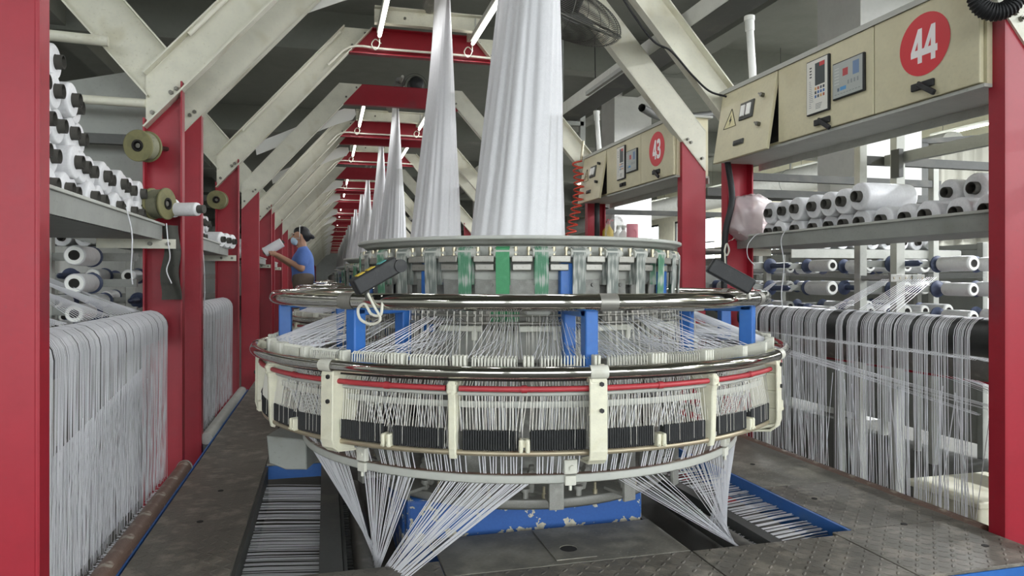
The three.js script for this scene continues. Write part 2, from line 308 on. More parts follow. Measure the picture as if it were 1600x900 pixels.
const boltSpots = [[-0.83, 1.745], [-0.72, 1.87], [-0.745, 1.85], [0.22, 2.92], [0.33, 3.03]];
function portalFrame(d, front, label, near) {
  const g = FG[front], t = thing('portal_frame', label, 'frame', [0, 0, -d]);
  for (const c of g.column) share('column', c, M.red, t);
  for (const b of g.beam) share('diagonal_beam', b, M.cream, t);
  share('crossbar', g.crossbar, M.red, t);
  if (near || d < 16) share('outer_strut', g.strut, M.cream, t);
  if (front) share('guard_plate', g.guard, M.white, t); else share('conduit', g.conduit, M.cableWhite, t);
  if (near) for (const [x, y] of boltSpots) { const z = front ? 0.012 : -0.04; share('bolt', g.bolt, M.screw, t, [x, y, z]); share('bolt', g.bolt, M.screw, t, [MX - x, y, z]); }
  return t;
}
const looms = [];                                            // depth of the front and the rear frame of every machine
for (let k = 0; looms.length < 18; k++) { looms.push([k ? 2 + 6 * k : 2, 3.81 + 6.02 * k]); looms.push([4.37 + 6.02 * k, 6.17 + 6.02 * k]); }
looms.forEach(([f, r], i) => {
  portalFrame(f, true, i ? `red and cream front portal frame of the ${ordinal[i]} loom back in the row` : 'nearest red portal frame with bright columns at both picture edges', i < 3);
  portalFrame(r, false, `red and cream rear portal frame of the ${i ? ordinal[i] + ' loom back in the row' : 'nearest loom, olive spool on its left column'}`, i < 3);
});
// tubes hung in pairs under every machine's frames
looms.forEach(([f, r], i) => {
  for (const [k, x] of [0.44, 1.24].entries()) {
    const t = thing('tube_lamp', `glowing fluorescent tube on the ${k ? 'right' : 'left'} under the frame of the ${ordinal[i]} loom`, 'lamp', [x, 2.98, -(r - 0.72)]);
    const h = mesh('housing', [rbox(0.045, 0.05, 1.26, 0.008, 0, 0.035, 0), box(0.012, 0.16, 0.02, 0, 0.1, 0.4), box(0.012, 0.16, 0.02, 0, 0.1, -0.5)], M.lightGrey, t);
    mesh('end_cap', [cyl(0.014, 0.014, 0.03, 12, 0, -0.012, 0.61, PI / 2), cyl(0.014, 0.014, 0.03, 12, 0, -0.012, -0.61, PI / 2)], M.white, t);
    mesh('glass_tube', [cyl(0.016, 0.016, 1.2, 14, 0, -0.012, 0, PI / 2)], M.lampGlow, t);
    if (i < 5) { mesh('flex', [tube([[0, 0.0, -0.62], [0.0, -0.08, -0.66], [-0.03, -0.11, -0.68], [-0.06, -0.06, -0.69], [-0.03, -0.02, -0.68], [0.02, -0.05, -0.69]].map(([a, b, c]) => [a, b, c]), 0.005, 6)], M.cableWhite, t); }
    if (i < 7) { const l = new THREE.RectAreaLight(0xfbfcff, TUBE_POWER, 0.05, 1.2); l.position.set(0, -0.03, 0); l.lookAt(l.position.x, l.position.y - 1, l.position.z); t.add(l); l.rotation.set(-PI / 2, 0, 0); }
  }
  {
    const b = thing('roller_bar', `cream cross beam carrying the tubes over the ${ordinal[i]} loom`, 'beam', [0.84, 3.09, -(r - 0.22)]);
    mesh('beam', [span(-0.45, 0.45, -0.07, 0.07, -0.006, 0.006), span(-0.45, 0.45, -0.07, -0.06, 0, 0.06), span(-0.45, 0.45, 0.06, 0.07, 0, 0.06), span(-0.4, -0.37, -0.07, 0.0, -0.23, 0), span(0.37, 0.4, -0.07, 0.0, -0.23, 0)], M.cream, b);
    mesh('bolt', [cyl(0.012, 0.012, 0.02, 6, -0.2, 0, 0.01, PI / 2), cyl(0.012, 0.012, 0.02, 6, 0.1, 0.02, 0.01, PI / 2)], M.screw, b);
    const rl = thing('take_up_roller', `grey roller over the woven tube of the ${ordinal[i]} loom`, 'roller', [0.84, 3.2, -(f + r) / 2]);
    mesh('drum', [cyl(0.06, 0.06, 1.3, 20, 0, 0, 0, PI / 2)], M.roller, rl); mesh('shaft', [cyl(0.018, 0.018, 1.76, 10, 0, 0, 0, PI / 2)], M.steel, rl);
    if (i > 0 && i < 4) {
      const mo = thing('motor', `dark round fan motor on top of the crossbar of the ${ordinal[i]} loom`, 'motor', [1.0, 3.14, -f - 0.12]);
      mesh('housing', [lathe([[0, 0.09], [0.06, 0.085], [0.085, 0.05], [0.085, -0.09], [0.05, -0.11], [0, -0.11]], 20)], M.black, mo).rotation.x = PI / 2;
      mesh('base', [rbox(0.12, 0.03, 0.14, 0.006, 0, -0.075, 0)], M.darkGrey, mo);
      mesh('wire_cage', [0.09, 0.12, 0.145].map((r2) => T(new THREE.TorusGeometry(r2, 0.003, 6, 28), 0, 0, -0.06)), M.wire, mo);
    }
  }
});

// ---------------------------------------------------------------- control cabinets over the right columns
const signPrint = (txt) => printed(256, 256, (c, w, h) => {
  c.fillStyle = '#d4353d'; c.fillRect(0, 0, w, h); c.fillStyle = '#f4efee'; c.textAlign = 'center'; c.textBaseline = 'middle';
  c.font = 'bold 178px sans-serif'; c.save(); c.translate(w / 2, h / 2 + 4); c.scale(0.68, 1.08); c.lineWidth = 6; c.strokeStyle = '#f4efee'; c.fillText(txt, 0, 0); c.strokeText(txt, 0, 0); c.restore();
});
const keypadPrint = printed(256, 448, (c, w, h) => {
  c.fillStyle = '#d9d8cf'; c.fillRect(0, 0, w, h); c.fillStyle = '#3d4444'; c.fillRect(104, 30, 120, 190); c.fillStyle = '#c23b3e'; c.fillRect(158, 30, 62, 36);
  c.fillStyle = '#4a4c4c'; for (let k = 0; k < 4; k++) c.fillRect(36, 50 + k * 26, 26, 12);
  const cols = ['#c99a5a', '#a5573c', '#46505c', '#3a3f45', '#3f66a0', '#3f66a0', '#3f66a0', '#4a4f55'];
  for (let r = 0; r < 3; r++) for (let k = 0; k < 4; k++) { c.fillStyle = cols[(r * 3 + k) % 8]; c.fillRect(100 + k * 33, 234 + r * 34, 22, 24); }
  c.fillStyle = '#6e7070'; for (let k = 0; k < 15; k++) c.fillRect(30, 170 + k * 16, 20 + (k * 37) % 34, 4); for (let k = 0; k < 4; k++) c.fillRect(110, 376 + k * 13, 80 - k * 6, 5);
});
const displayPrint = printed(384, 288, (c, w, h) => {
  c.fillStyle = '#a9aea9'; c.fillRect(0, 0, w, h); c.fillStyle = '#b3484a'; c.fillRect(130, 60, 70, 62); c.fillStyle = '#6f87a8'; c.fillRect(262, 30, 80, 110);
  c.fillStyle = '#d2d4cd'; for (let k = 0; k < 6; k++) c.fillRect(22, 42 + k * 26, 60, 5); c.fillStyle = '#4f8fc0'; c.fillRect(96, 206, 80, 30); c.fillStyle = '#5b6b78'; c.fillRect(60, 210, 26, 28); c.fillStyle = '#8b9190'; for (let k = 0; k < 4; k++) c.fillRect(194 + k * 40, 168, 22, 34);
  c.fillStyle = '#7b817f'; for (let k = 0; k < 9; k++) c.fillRect(26 + k * 38, 258, 26, 5);
});
const warnPrint = printed(128, 128, (c) => {
  c.fillStyle = '#cdc6a6'; c.fillRect(0, 0, 128, 128); c.strokeStyle = '#3b352a'; c.lineWidth = 5; c.beginPath(); c.moveTo(64, 8); c.lineTo(120, 118); c.lineTo(8, 118); c.closePath(); c.stroke(); c.fillStyle = '#d8cfa0'; c.fill();
  c.fillStyle = '#3b352a'; c.beginPath(); c.moveTo(68, 38); c.lineTo(56, 66); c.lineTo(64, 66); c.lineTo(60, 86); c.lineTo(73, 58); c.lineTo(65, 58); c.closePath(); c.fill(); for (let k = 0; k < 4; k++) c.fillRect(34 + k * 16, 98, 11, 8);
});
const sheet = (w, h, x, y, z) => T(new THREE.PlaneGeometry(w, h), x, y, z, 0, -PI / 2);
function cabinet(d, label, number) {
  const t = thing('control_cabinet', label, 'cabinet', [2.3, 1.63, -d]);
  mesh('body', [span(0.022, 0.26, 0.0, 0.4, -1.75, -0.03)], M.cabinet, t);
  mesh('support_channel', [span(0.01, 0.27, -0.012, 0.001, -1.79, -0.03), span(0.262, 0.27, -0.05, 0.0, -1.79, -0.03)], M.lightGrey, t);
  mesh('top_rail', [span(-0.006, 0.28, 0.398, 0.412, -1.79, 0.0), span(-0.008, -0.002, 0.388, 0.412, -1.79, 0.0)], M.lightGrey, t);
  const d1 = mesh('door', [rbox(0.022, 0.385, 0.512, 0.005, 0.011, 0.197, -0.297)], M.cabinet, t), d2 = mesh('door', [rbox(0.022, 0.385, 0.67, 0.005, 0.011, 0.197, -0.8925)], M.cabinet, t);
  const d3 = new THREE.Group(); d3.name = 'door'; d3.position.set(0, 0.39, -1.5); d3.rotation.set(0, 0, -0.16); t.add(d3);   // hangs open at its foot
  mesh('panel', [rbox(0.02, 0.42, 0.53, 0.005, 0.01, -0.21, 0)], M.cabinet, d3);
  mesh('dark_gap', [span(0.02, 0.03, 0.02, 0.38, -1.79, -1.25)], M.black, t);
  mesh('number_sign', T(new THREE.CircleGeometry(0.123, 48), -0.0015, 0.223, -0.287, 0, -PI / 2), signPrint(number), t, { keepUV: true, label: 'round red sign with the white number ' + number });
  const handle = (parent, z, y, turned) => { mesh('handle', [rbox(0.012, 0.03, 0.11, 0.004, -0.006, y, z), T(turned ? rbox(0.014, 0.022, 0.1, 0.005) : rbox(0.01, 0.018, 0.05, 0.004), -0.02, y - (turned ? 0.02 : 0), z + (turned ? 0.03 : 0), turned ? 0.6 : 0, 0, 0)], M.black, parent); };
  handle(t, -0.29, 0.06, true); handle(t, -0.88, 0.045, number === '44');
  const kp = mesh('keypad_panel', [rbox(0.014, 0.265, 0.16, 0.004, -0.006, 0.22, -0.905)], M.black, t); mesh('keypad_face', sheet(0.148, 0.253, -0.0145, 0.22, -0.905), keypadPrint, kp, { keepUV: true });
  const dp = mesh('display_panel', [rbox(0.014, 0.17, 0.2, 0.004, -0.006, 0.205, -0.70)], M.black, t); mesh('display_face', sheet(0.188, 0.158, -0.0145, 0.205, -0.70), displayPrint, dp, { keepUV: true });
  mesh('warning_sign', T(new THREE.CircleGeometry(0.075, 3, PI / 2), -0.0015, -0.19, -0.13, 0, -PI / 2), M.yellow, d3).material = std({ color: 0xd8cfa0, roughness: 0.5 });
  mesh('warning_border', [T(new THREE.TorusGeometry(0.073, 0.0025, 4, 3), 0, 0, 0, 0, 0, PI / 2)].map((g) => T(g, -0.002, -0.19, -0.13, 0, -PI / 2)), M.black, d3);
  mesh('warning_bolt', [T(prism([[0.004, 0.03], [-0.012, -0.004], [-0.002, -0.004], [-0.006, -0.028], [0.01, 0.006], [0.001, 0.006]], 0.001), -0.003, -0.185, -0.13, 0, -PI / 2)], M.black, d3);
  const sw = mesh('switch_plate', [rbox(0.01, 0.1, 0.13, 0.003, -0.004, -0.16, 0.03)], M.darkGrey, d3); mesh('switch', [rbox(0.016, 0.065, 0.038, 0.003, -0.008, -0.16, 0.0), rbox(0.016, 0.065, 0.038, 0.003, -0.008, -0.16, 0.056)], M.white, sw);
  for (const y of [-0.11, -0.27]) mesh('knob', [cyl(0.012, 0.012, number === '44' ? 0.02 : 0.03, 12, -0.01, y, 0.17, 0, 0, PI / 2), rbox(0.012, 0.01, 0.04, 0.003, -0.02, y, 0.17, 0.5)], number === '44' ? M.screw : M.black, d3);
  mesh('latch', [rbox(0.012, 0.03, 0.1, 0.008, -0.004, -0.335, -0.01), rbox(0.006, 0.016, 0.06, 0.003, -0.012, -0.335, -0.01)], M.darkGrey, d3);
  return t;
}
cabinet(2.02, 'cream control cabinet with the red number 44 sign, nearest the camera', '44');
cabinet(4.37, 'cream control cabinet with the red number 43 sign, beyond the nearer one', '43');

// ---------------------------------------------------------------- circular looms; angle 0 looks along +z of the loom, which is turned to the camera
const pol = (R, deg, y = 0) => [R * Math.sin(rad(deg)), y, R * Math.cos(rad(deg))];
const around = (g, deg) => T(g, 0, 0, 0, 0, rad(deg), 0);
const wheel = (name, g, m, parent, count, first, o = {}) => { for (let k = 0; k < count; k++) share(name, g, Array.isArray(m) ? m[k % m.length] : m, parent, [0, 0, 0], rad(first + k * 360 / count)); };
function buildLoom() {
  const t = thing('circular_loom', '', 'loom', [0, 0, 0]);
  const D0 = 12;                                             // angle of the big brackets
  // table rim and drum
  mesh('rim_plate', [lathe([[0.25, 1.05], [0.25, 1.066], [0.67, 1.066], [0.674, 1.064], [0.674, 1.056], [0.67, 1.053], [0.66, 1.052], [0.648, 1.044], [0.636, 1.035], [0.6, 1.034], [0.25, 1.05]], 96)], M.lightGrey, t);
  mesh('drum', [lathe([[0.6, 0.9], [0.615, 0.93], [0.615, 1.034]], 96), lathe([[0.5, 0.62], [0.545, 0.64], [0.55, 0.9], [0.6, 0.9]], 72)], M.lightGrey, t);
  mesh('inner_drum', [lathe([[0.42, 0.15], [0.42, 0.62], [0.5, 0.62]], 64), lathe([[0.565, 0.74], [0.585, 0.745], [0.585, 0.93], [0.56, 0.935]], 72)], M.dustySteel, t);
  // belts over rollers, clamp bars with bolts between them
  const belt = [[0.632, 0.9], [0.632, 1.005], [0.638, 1.022], [0.65, 1.03], [0.663, 1.024], [0.669, 1.008], [0.668, 0.95], [0.664, 0.86], [0.654, 0.79]];
  const inner = belt.map(([r, y], i) => { const a = belt[Math.max(0, i - 1)], b = belt[Math.min(belt.length - 1, i + 1)], l = Math.hypot(b[0] - a[0], b[1] - a[1]); return [r + (b[1] - a[1]) / -l * -0.003, y - (b[0] - a[0]) / l * 0.003]; }).reverse();
  const beltG = ready(T(T(prism([...belt, ...inner], 0.046), 0, 0, -0.023), 0, 0, 0, 0, -PI / 2));
  const look = (k) => (k === 0 ? M.beltGreen : [1, 5, 9, 14, 20, 26, 28, 31].includes(k) ? M.beltDusty : M.beltGrey);
  for (let k = 0; k < 32; k++) share('belt', beltG, look(k), t, [0, 0, 0], rad(-4.8 + k * 11.25));
  wheel('belt_roller', ready(T(cyl(0.0175, 0.0175, 0.068, 16, 0, 0, 0, 0, 0, PI / 2), 0.004, 1.008, 0.651), cyl(0.008, 0.008, 0.09, 10, 0.004, 1.008, 0.651, 0, 0, PI / 2)), M.lightGrey, t, 32, -4.8);
  wheel('clamp_bar', ready(rbox(0.072, 0.024, 0.025, 0.004, 0, 0.988, 0.652), rbox(0.066, 0.024, 0.03, 0.004, 0, 0.96, 0.636)), M.steel, t, 32, 0.8);
  const boltG = ready(cyl(0.0075, 0.0075, 0.012, 6, 0, 1.022, 0.655), cyl(0.0045, 0.0045, 0.02, 8, 0, 1.01, 0.655), cyl(0.0068, 0.0068, 0.007, 6, 0, 1.003, 0.655));
  wheel('clamp_bolt', boltG, M.brass, t, 32, -1.1); wheel('clamp_bolt', boltG, M.brass, t, 32, 2.7);
  wheel('reed_plate', ready(rbox(0.09, 0.15, 0.008, 0.003, 0, 0.85, 0.605), cyl(0.007, 0.007, 0.014, 8, 0.015, 0.9, 0.61, PI / 2)), M.dustySteel, t, 32, 0.8);
  wheel('belt_foot', ready(rbox(0.096, 0.036, 0.012, 0.003, 0, 0.792, 0.655), cyl(0.005, 0.005, 0.006, 8, 0.018, 0.792, 0.662, PI / 2), cyl(0.005, 0.005, 0.006, 8, -0.018, 0.792, 0.662, PI / 2)), [M.beltGreen, M.dustySteel, M.dustySteel, M.dustySteel, M.dustySteel, M.dustySteel, M.dustySteel, M.dustySteel], t, 32, -4.8 + 0.6);
  // healds
  const heald = new Strands();
  for (let k = 0; k < 560; k++) { const a = k * 360 / 560 + rr(-0.1, 0.1); if ((k % 35) < 3) continue; const R = 0.7 + (k % 3) * 0.018; heald.line(pol(R - 0.015, a + rr(-0.1, 0.1), 0.845), pol(R, a, 0.62), 0.0028); }
  mesh('heald_wires', heald.geometry, M.heald, t, { raw: true, stuff: true });
  mesh('heald_ring', [ring(0.72, 0.006, 0.775, 96, 6), ring(0.71, 0.005, 0.80, 96, 6), ring(0.74, 0.006, 0.63, 96, 6)], M.steel, t);
  wheel('shuttle_track', ready(rbox(0.15, 0.02, 0.012, 0.004, 0, 0.755, 0.69), rbox(0.02, 0.04, 0.012, 0.004, 0.05, 0.735, 0.69)), M.guide, t, 16, 6);
  // upper rail on blue portals
  mesh('upper_rail', [ring(0.986, 0.0255, 0.852, 144, 14)], M.chrome, t);
  for (const a of [D0 + 1.5, D0 - 46, D0 + 44, D0 + 90, D0 + 180, D0 - 100]) mesh('rail_sleeve', [ring(0.986, 0.0267, 0.852, 6, 14, rad(a), rad(a + 3.2))], M.steel, t);
  const portal = ready(rbox(0.04, 0.19, 0.05, 0.006, 0, 0.738, 0.955), rbox(0.04, 0.19, 0.045, 0.006, 0, 0.738, 0.735), rbox(0.04, 0.034, 0.262, 0.006, 0, 0.823, 0.845));
  wheel('blue_portal', portal, M.blue, t, 8, D0 + 0.5);
  wheel('drum_post', ready(rbox(0.045, 0.24, 0.03, 0.005, 0, 0.855, 0.628)), M.blue, t, 8, D0 + 2.5);
  wheel('carrier_block', ready(rbox(0.075, 0.055, 0.07, 0.006, 0, 0.835, 0.8), cyl(0.012, 0.012, 0.012, 12, 0, 0.838, 0.84, PI / 2)), M.lightGrey, t, 8, D0 - 8);
  // lower rail, combs of thread guides
  mesh('lower_rail', [ring(1.063, 0.0175, 0.66, 160, 14)], M.chrome, t);
  mesh('comb_ring', [lathe([[0.955, 0.632], [1.035, 0.632], [1.035, 0.646], [0.955, 0.646], [0.955, 0.632]], 120)], M.darkGrey, t);
  const loop = new Strands();
  for (let k = 0; k < 14; k++) { const x = (k - 6.5) * 0.0094; const p = [[x, 0.646, 1.012], [x + 0.001, 0.694, 1.009], [x + 0.003, 0.7, 1.001], [x + 0.005, 0.694, 0.993], [x + 0.006, 0.646, 0.987]]; for (let i = 0; i + 1 < p.length; i++) loop.line(p[i], p[i + 1], 0.0042); }
  const loopG = loop.geometry;
  for (let k = 0; k < 32; k++) { const r = share('wire_guides', loopG, M.guide, t, [0, 0, 0], rad(D0 - 5 + k * 11.25)); r.userData.kind = 'stuff'; }
  const eye = ready(rbox(0.0085, 0.05, 0.034, 0.004, 0, 0.677, 1.004)), eyes = [];
  for (let k = 0; k < 32; k++) { const n = 2 + (k * 7) % 4; for (let j = 0; j < n; j++) share('guide_plate', eye, M.guide, t, [0, 0, 0], rad(D0 + 0.7 + k * 11.25 + (j - (n - 1) / 2) * 0.62)); }
  // red hose, white rod, cast brackets
  const hose = ready(ring(1.04, 0.0085, 0.611, 20, 8, rad(1.1), rad(21.4)), ring(1.04, 0.011, 0.611, 2, 8, rad(10.8), rad(11.7)));
  wheel('red_hose', hose, M.redHose, t, 16, D0);
  mesh('white_rod', [ring(1.022, 0.006, 0.594, 120, 6)], M.lightGrey, t);
  mesh('eye_ring', [lathe([[1.0, 0.552], [1.006, 0.552], [1.006, 0.57], [1.0, 0.57], [1.0, 0.552]], 120)], M.lightGrey, t);
  const side = [[1.062, 0.7], [1.082, 0.695], [1.082, 0.42], [1.075, 0.395], [1.058, 0.378], [0.99, 0.37], [0.998, 0.43], [0.962, 0.6], [0.962, 0.66]];
  const out = (g) => T(g, 0, 0, 0, 0, -PI / 2, 0);            // outline in (radius, height)
  const face = [[1.074, 0.662], [1.078, 0.66], [1.083, 0.64], [1.085, 0.42], [1.078, 0.392], [1.058, 0.374], [0.985, 0.364], [0.985, 0.372], [1.054, 0.382], [1.071, 0.398], [1.077, 0.422], [1.075, 0.64]];
  const big = ready(out(T(prism(side, 0.012, 0.002), 0, 0, -0.022)), out(T(prism(face, 0.048, 0.002), 0, 0, -0.024)), rbox(0.05, 0.034, 0.05, 0.008, 0, 0.655, 1.058),
    ...[0.46, 0.53, 0.6].map((y) => box(0.03, 0.006, 0.05, 0.002, y, 1.052)), out(T(prism([[0.985, 0.364], [1.08, 0.4], [1.08, 0.41], [0.985, 0.376]], 0.03), 0, 0, -0.012)));
  { const p = big.attributes.position; for (let i = 0; i < p.count; i++) p.setXYZ(i, p.getX(i), 0.388 + (p.getY(i) - 0.364) * 0.868, p.getZ(i) - 0.016); }
  wheel('cast_bracket', big, M.plastic, t, 8, D0);
  wheel('rail_clamp', ready(ring(1.063, 0.0192, 0.66, 5, 14, rad(-1.4), rad(1.4))), M.guide, t, 8, D0);
  wheel('bracket_bolt', ready(cyl(0.007, 0.007, 0.006, 6, 0.008, 0.626, 1.07, PI / 2), cyl(0.007, 0.007, 0.006, 6, 0.008, 0.552, 1.071, PI / 2)), M.black, t, 8, D0);
  const slim = [[0.965, 0.63], [1.05, 0.632], [1.06, 0.618], [1.05, 0.58], [1.046, 0.44], [1.04, 0.412], [1.028, 0.408], [1.01, 0.46], [0.995, 0.56], [0.962, 0.6]];
  wheel('slim_bracket', ready(out(T(prism(slim, 0.016, 0.003), 0, 0, -0.008)), rbox(0.028, 0.03, 0.03, 0.006, 0, 0.611, 1.042), cyl(0.0045, 0.0045, 0.006, 8, 0.006, 0.6, 1.058, PI / 2)), M.plastic, t, 8, D0 - 22.5);
  // banks of black springs with their clips, brass rod below
  const bank = []; for (let k = 0; k < 22; k++) { const x = (k - 10.5) * 0.0072; bank.push(T(new THREE.CapsuleGeometry(0.0037, 0.052, 2, 7), x, 0.464, 1.036 - 0.5 * x * x / 1.036)); } bank.push(rbox(0.158, 0.044, 0.02, 0.004, 0, 0.467, 1.02));
  const bankG = ready(bank), clip = ready(rbox(0.013, 0.04, 0.034, 0.006, -0.0095, 0.452, 1.036), rbox(0.013, 0.04, 0.034, 0.006, 0.0095, 0.452, 1.036), cyl(0.003, 0.003, 0.004, 8, -0.0095, 0.44, 1.054, PI / 2), cyl(0.003, 0.003, 0.004, 8, 0.0095, 0.44, 1.054, PI / 2), box(0.012, 0.02, 0.03, 0, 0.458, 1.028));
  for (let k = 0; k < 16; k++) { const a = D0 + 11.25 + k * 22.5; share('spring_bank', bankG, M.black, t, [0, rnd() * 0.004, 0], rad(a - 5.35)); share('spring_bank', bankG, M.black, t, [0, rnd() * 0.004, 0], rad(a + 5.35)); }
  wheel('spring_clip', clip, M.plastic, t, 16, D0 + 11.25);
  for (let k = 0; k < 8; k++) mesh('brass_rod', [ring(1.03, 0.0085, 0.428, 22, 8, rad(D0 + 1 + 45 * k), rad(D0 + 44 + 45 * k))], M.rustyRod, t);
  // threads between the combs and the springs, and the warp running down inside
  const down = new Strands(), warp = new Strands();
  for (let k = 0; k < 704; k++) {
    const a = D0 + (k + 0.5) * 360 / 704, ph = (k % 22); if (ph < 1) continue;
    const lean = rr(-0.16, 0.16) + 0.5 * Math.sin(k * 0.13) + (ph > 18 ? 0.8 : 0), R1 = 1.03;
    down.line(pol(0.998, a + lean * 0.3, 0.642), pol(R1, a + lean * 0.9, 0.604), 0.0018); down.line(pol(R1 - 0.012, a + lean * 0.9, 0.604), pol(1.034, a + rr(-0.08, 0.08), 0.49), 0.0021);
    if (k % 2 && rnd() < 0.3) down.line(pol(1.0405, a, 0.5), pol(1.0412, a + rr(-0.05, 0.05), 0.445), 0.0013);
    if (k % 3 === 0) down.line(pol(0.985, a + rr(-0.2, 0.2), 0.64), pol(1.02, a, 0.44), 0.002);
    if (ph > 3 && ph % 4) warp.tape([pol(0.972, a + 0.2, 0.64), pol(0.958, a + rr(-0.2, 0.2), 0.56), pol(0.905, a + rr(-0.25, 0.25), 0.42), pol(0.872, a + rr(-0.1, 0.1), 0.322)], 0.0032, 0.0008, pol(1, a + 90));
  }
  mesh('spring_cords', down.geometry, M.strand, t, { raw: true, stuff: true });
  mesh('warp_tapes', warp.geometry, M.tape, t, { raw: true, stuff: true });
  // warp fans from the guide combs in to the reed
  const fan = new Strands();
  for (let k = 0; k < 704; k++) {
    const a = D0 + (k + 0.5) * 360 / 704, bundle = Math.floor(k / 22), mid = D0 + (bundle + 0.5) * 11.25, up = (k % 2);
    if (k % 22 < 2 || (bundle % 8 === 3 && k % 3)) continue;
    const g = a + (a - mid) * -0.25 + 9 * Math.sin(bundle * 2.1) * 0.45;
    fan.line(pol(0.99, a, 0.69), pol(0.705, g, up ? 0.79 + rr(-0.012, 0.012) : 0.715 + rr(-0.01, 0.01)), 0.0022);
    if (k % 22 > 5) fan.line(pol(0.705, g, up ? 0.79 : 0.715), pol(0.6, g, 0.757), 0.002);
  }
  mesh('warp_fan', fan.geometry, M.tape, t, { raw: true, stuff: true });
  // lower guide ring
  mesh('lower_ring', [lathe([[0.86, 0.3], [0.884, 0.3], [0.886, 0.304], [0.886, 0.322], [0.882, 0.326], [0.86, 0.326], [0.86, 0.3]], 128)], M.lightGrey, t);
  mesh('ring_tape', [lathe([[0.8845, 0.3265], [0.87, 0.329], [0.86, 0.3265]], 128)], M.pipe, t);
  wheel('ring_clamp', ready(rbox(0.042, 0.044, 0.02, 0.004, 0, 0.352, 0.888), cyl(0.008, 0.008, 0.008, 12, 0.003, 0.35, 0.9, PI / 2), rbox(0.035, 0.03, 0.012, 0.003, 0, 0.31, 0.89), cyl(0.005, 0.005, 0.016, 8, 0, 0.288, 0.889)), M.guide, t, 8, D0 - 2);
  wheel('support_post', ready(rbox(0.05, 0.36, 0.014, 0.003, 0, 0.34, 0.7), box(0.04, 0.01, 0.1, 0, 0.18, 0.64)), M.dustySteel, t, 16, D0 - 2);
  wheel('foot_clamp', ready(rbox(0.04, 0.06, 0.05, 0.012, 0, 0.235, 0.58), cyl(0.011, 0.011, 0.03, 6, 0.0, 0.185, 0.6), cyl(0.016, 0.016, 0.012, 12, 0, 0.198, 0.6), rbox(0.02, 0.11, 0.02, 0.006, 0.02, 0.24, 0.61, 0.4), cyl(0.014, 0.014, 0.03, 12, 0.02, 0.26, 0.62, PI / 2)), M.dustySteel, t, 20, D0 + 8);
  wheel('foot_bolt', ready(cyl(0.009, 0.009, 0.016, 6, 0, 0.178, 0.605), cyl(0.005, 0.005, 0.04, 8, 0, 0.19, 0.605)), M.brass, t, 20, D0 + 14);
  mesh('base_plate', [lathe([[0, 0.17], [0.615, 0.17], [0.62, 0.165], [0.62, 0.145], [0.6, 0.13], [0, 0.13]], 72)], M.dustySteel, t);
  mesh('drive_housing', [lathe([[0, 0.13], [0.28, 0.13], [0.28, -0.3], [0, -0.3]], 40)], M.black, t);
  mesh('gear_guard', [prism([[-0.965, 0.21], [-0.9, 0.185], [-0.82, 0.185], [-0.82, 0.3], [-0.975, 0.315]], 0.25, 0.004).translate(0, 0, 0.05)], M.greyPaint, t);
  return t;
}
const loom = buildLoom();
const TURN = -0.267;
loom.position.set(0.8, 0, -2.92); loom.rotation.y = TURN;
loom.userData.label = 'nearest circular loom with chrome rails, cream brackets and black spring banks';
for (let i = 1; i < 4; i++) { const [f, r] = looms[i], c = copy(loom, 'circular_loom', `${ordinal[i]} circular loom back in the row, mostly hidden by the nearest one`, [0.8, 0, -(f + r) / 2]); c.rotation.y = TURN; }
// further looms show only their rims, belts and blue posts
{
  const far = thing('circular_loom', `${ordinal[4]} circular loom back in the row, its rim showing at the aisle`, 'loom', [0.8, 0, -(looms[4][0] + looms[4][1]) / 2]);
  mesh('rim_plate', [lathe([[0.25, 1.05], [0.25, 1.066], [0.672, 1.06], [0.655, 1.036], [0.25, 1.05]], 48)], M.lightGrey, far); mesh('drum', [lathe([[0.5, 0.13], [0.5, 0.6], [0.615, 0.7], [0.615, 1.034]], 48)], M.dustySteel, far);
  mesh('upper_rail', [ring(0.982, 0.0235, 0.858, 64, 8)], M.chrome, far); mesh('lower_rail', [ring(1.047, 0.0175, 0.677, 64, 8)], M.chrome, far); mesh('brass_rod', [ring(1.03, 0.0085, 0.428, 64, 6)], M.rustyRod, far);
  wheel('blue_portal', ready(box(0.05, 0.17, 0.052, 0, 0.755, 0.95), box(0.05, 0.18, 0.045, 0, 0.75, 0.735), box(0.05, 0.034, 0.262, 0, 0.822, 0.845)), M.blue, far, 8, 12);
  wheel('spring_bank', ready(box(0.16, 0.07, 0.03, 0, 0.48, 1.03)), M.black, far, 32, 12); wheel('cast_bracket', ready(box(0.05, 0.3, 0.03, 0, 0.52, 1.07)), M.plastic, far, 8, 12);
  mesh('base_plate', [cyl(0.78, 0.78, 0.6, 40, 0, -0.17, 0)], M.darkGrey, far);
  for (let i = 5; i < 16; i++) copy(far, 'circular_loom', `${ordinal[i]} circular loom back in the row, its rim showing at the aisle`, [0.8, 0, -(looms[i][0] + looms[i][1]) / 2]);
}
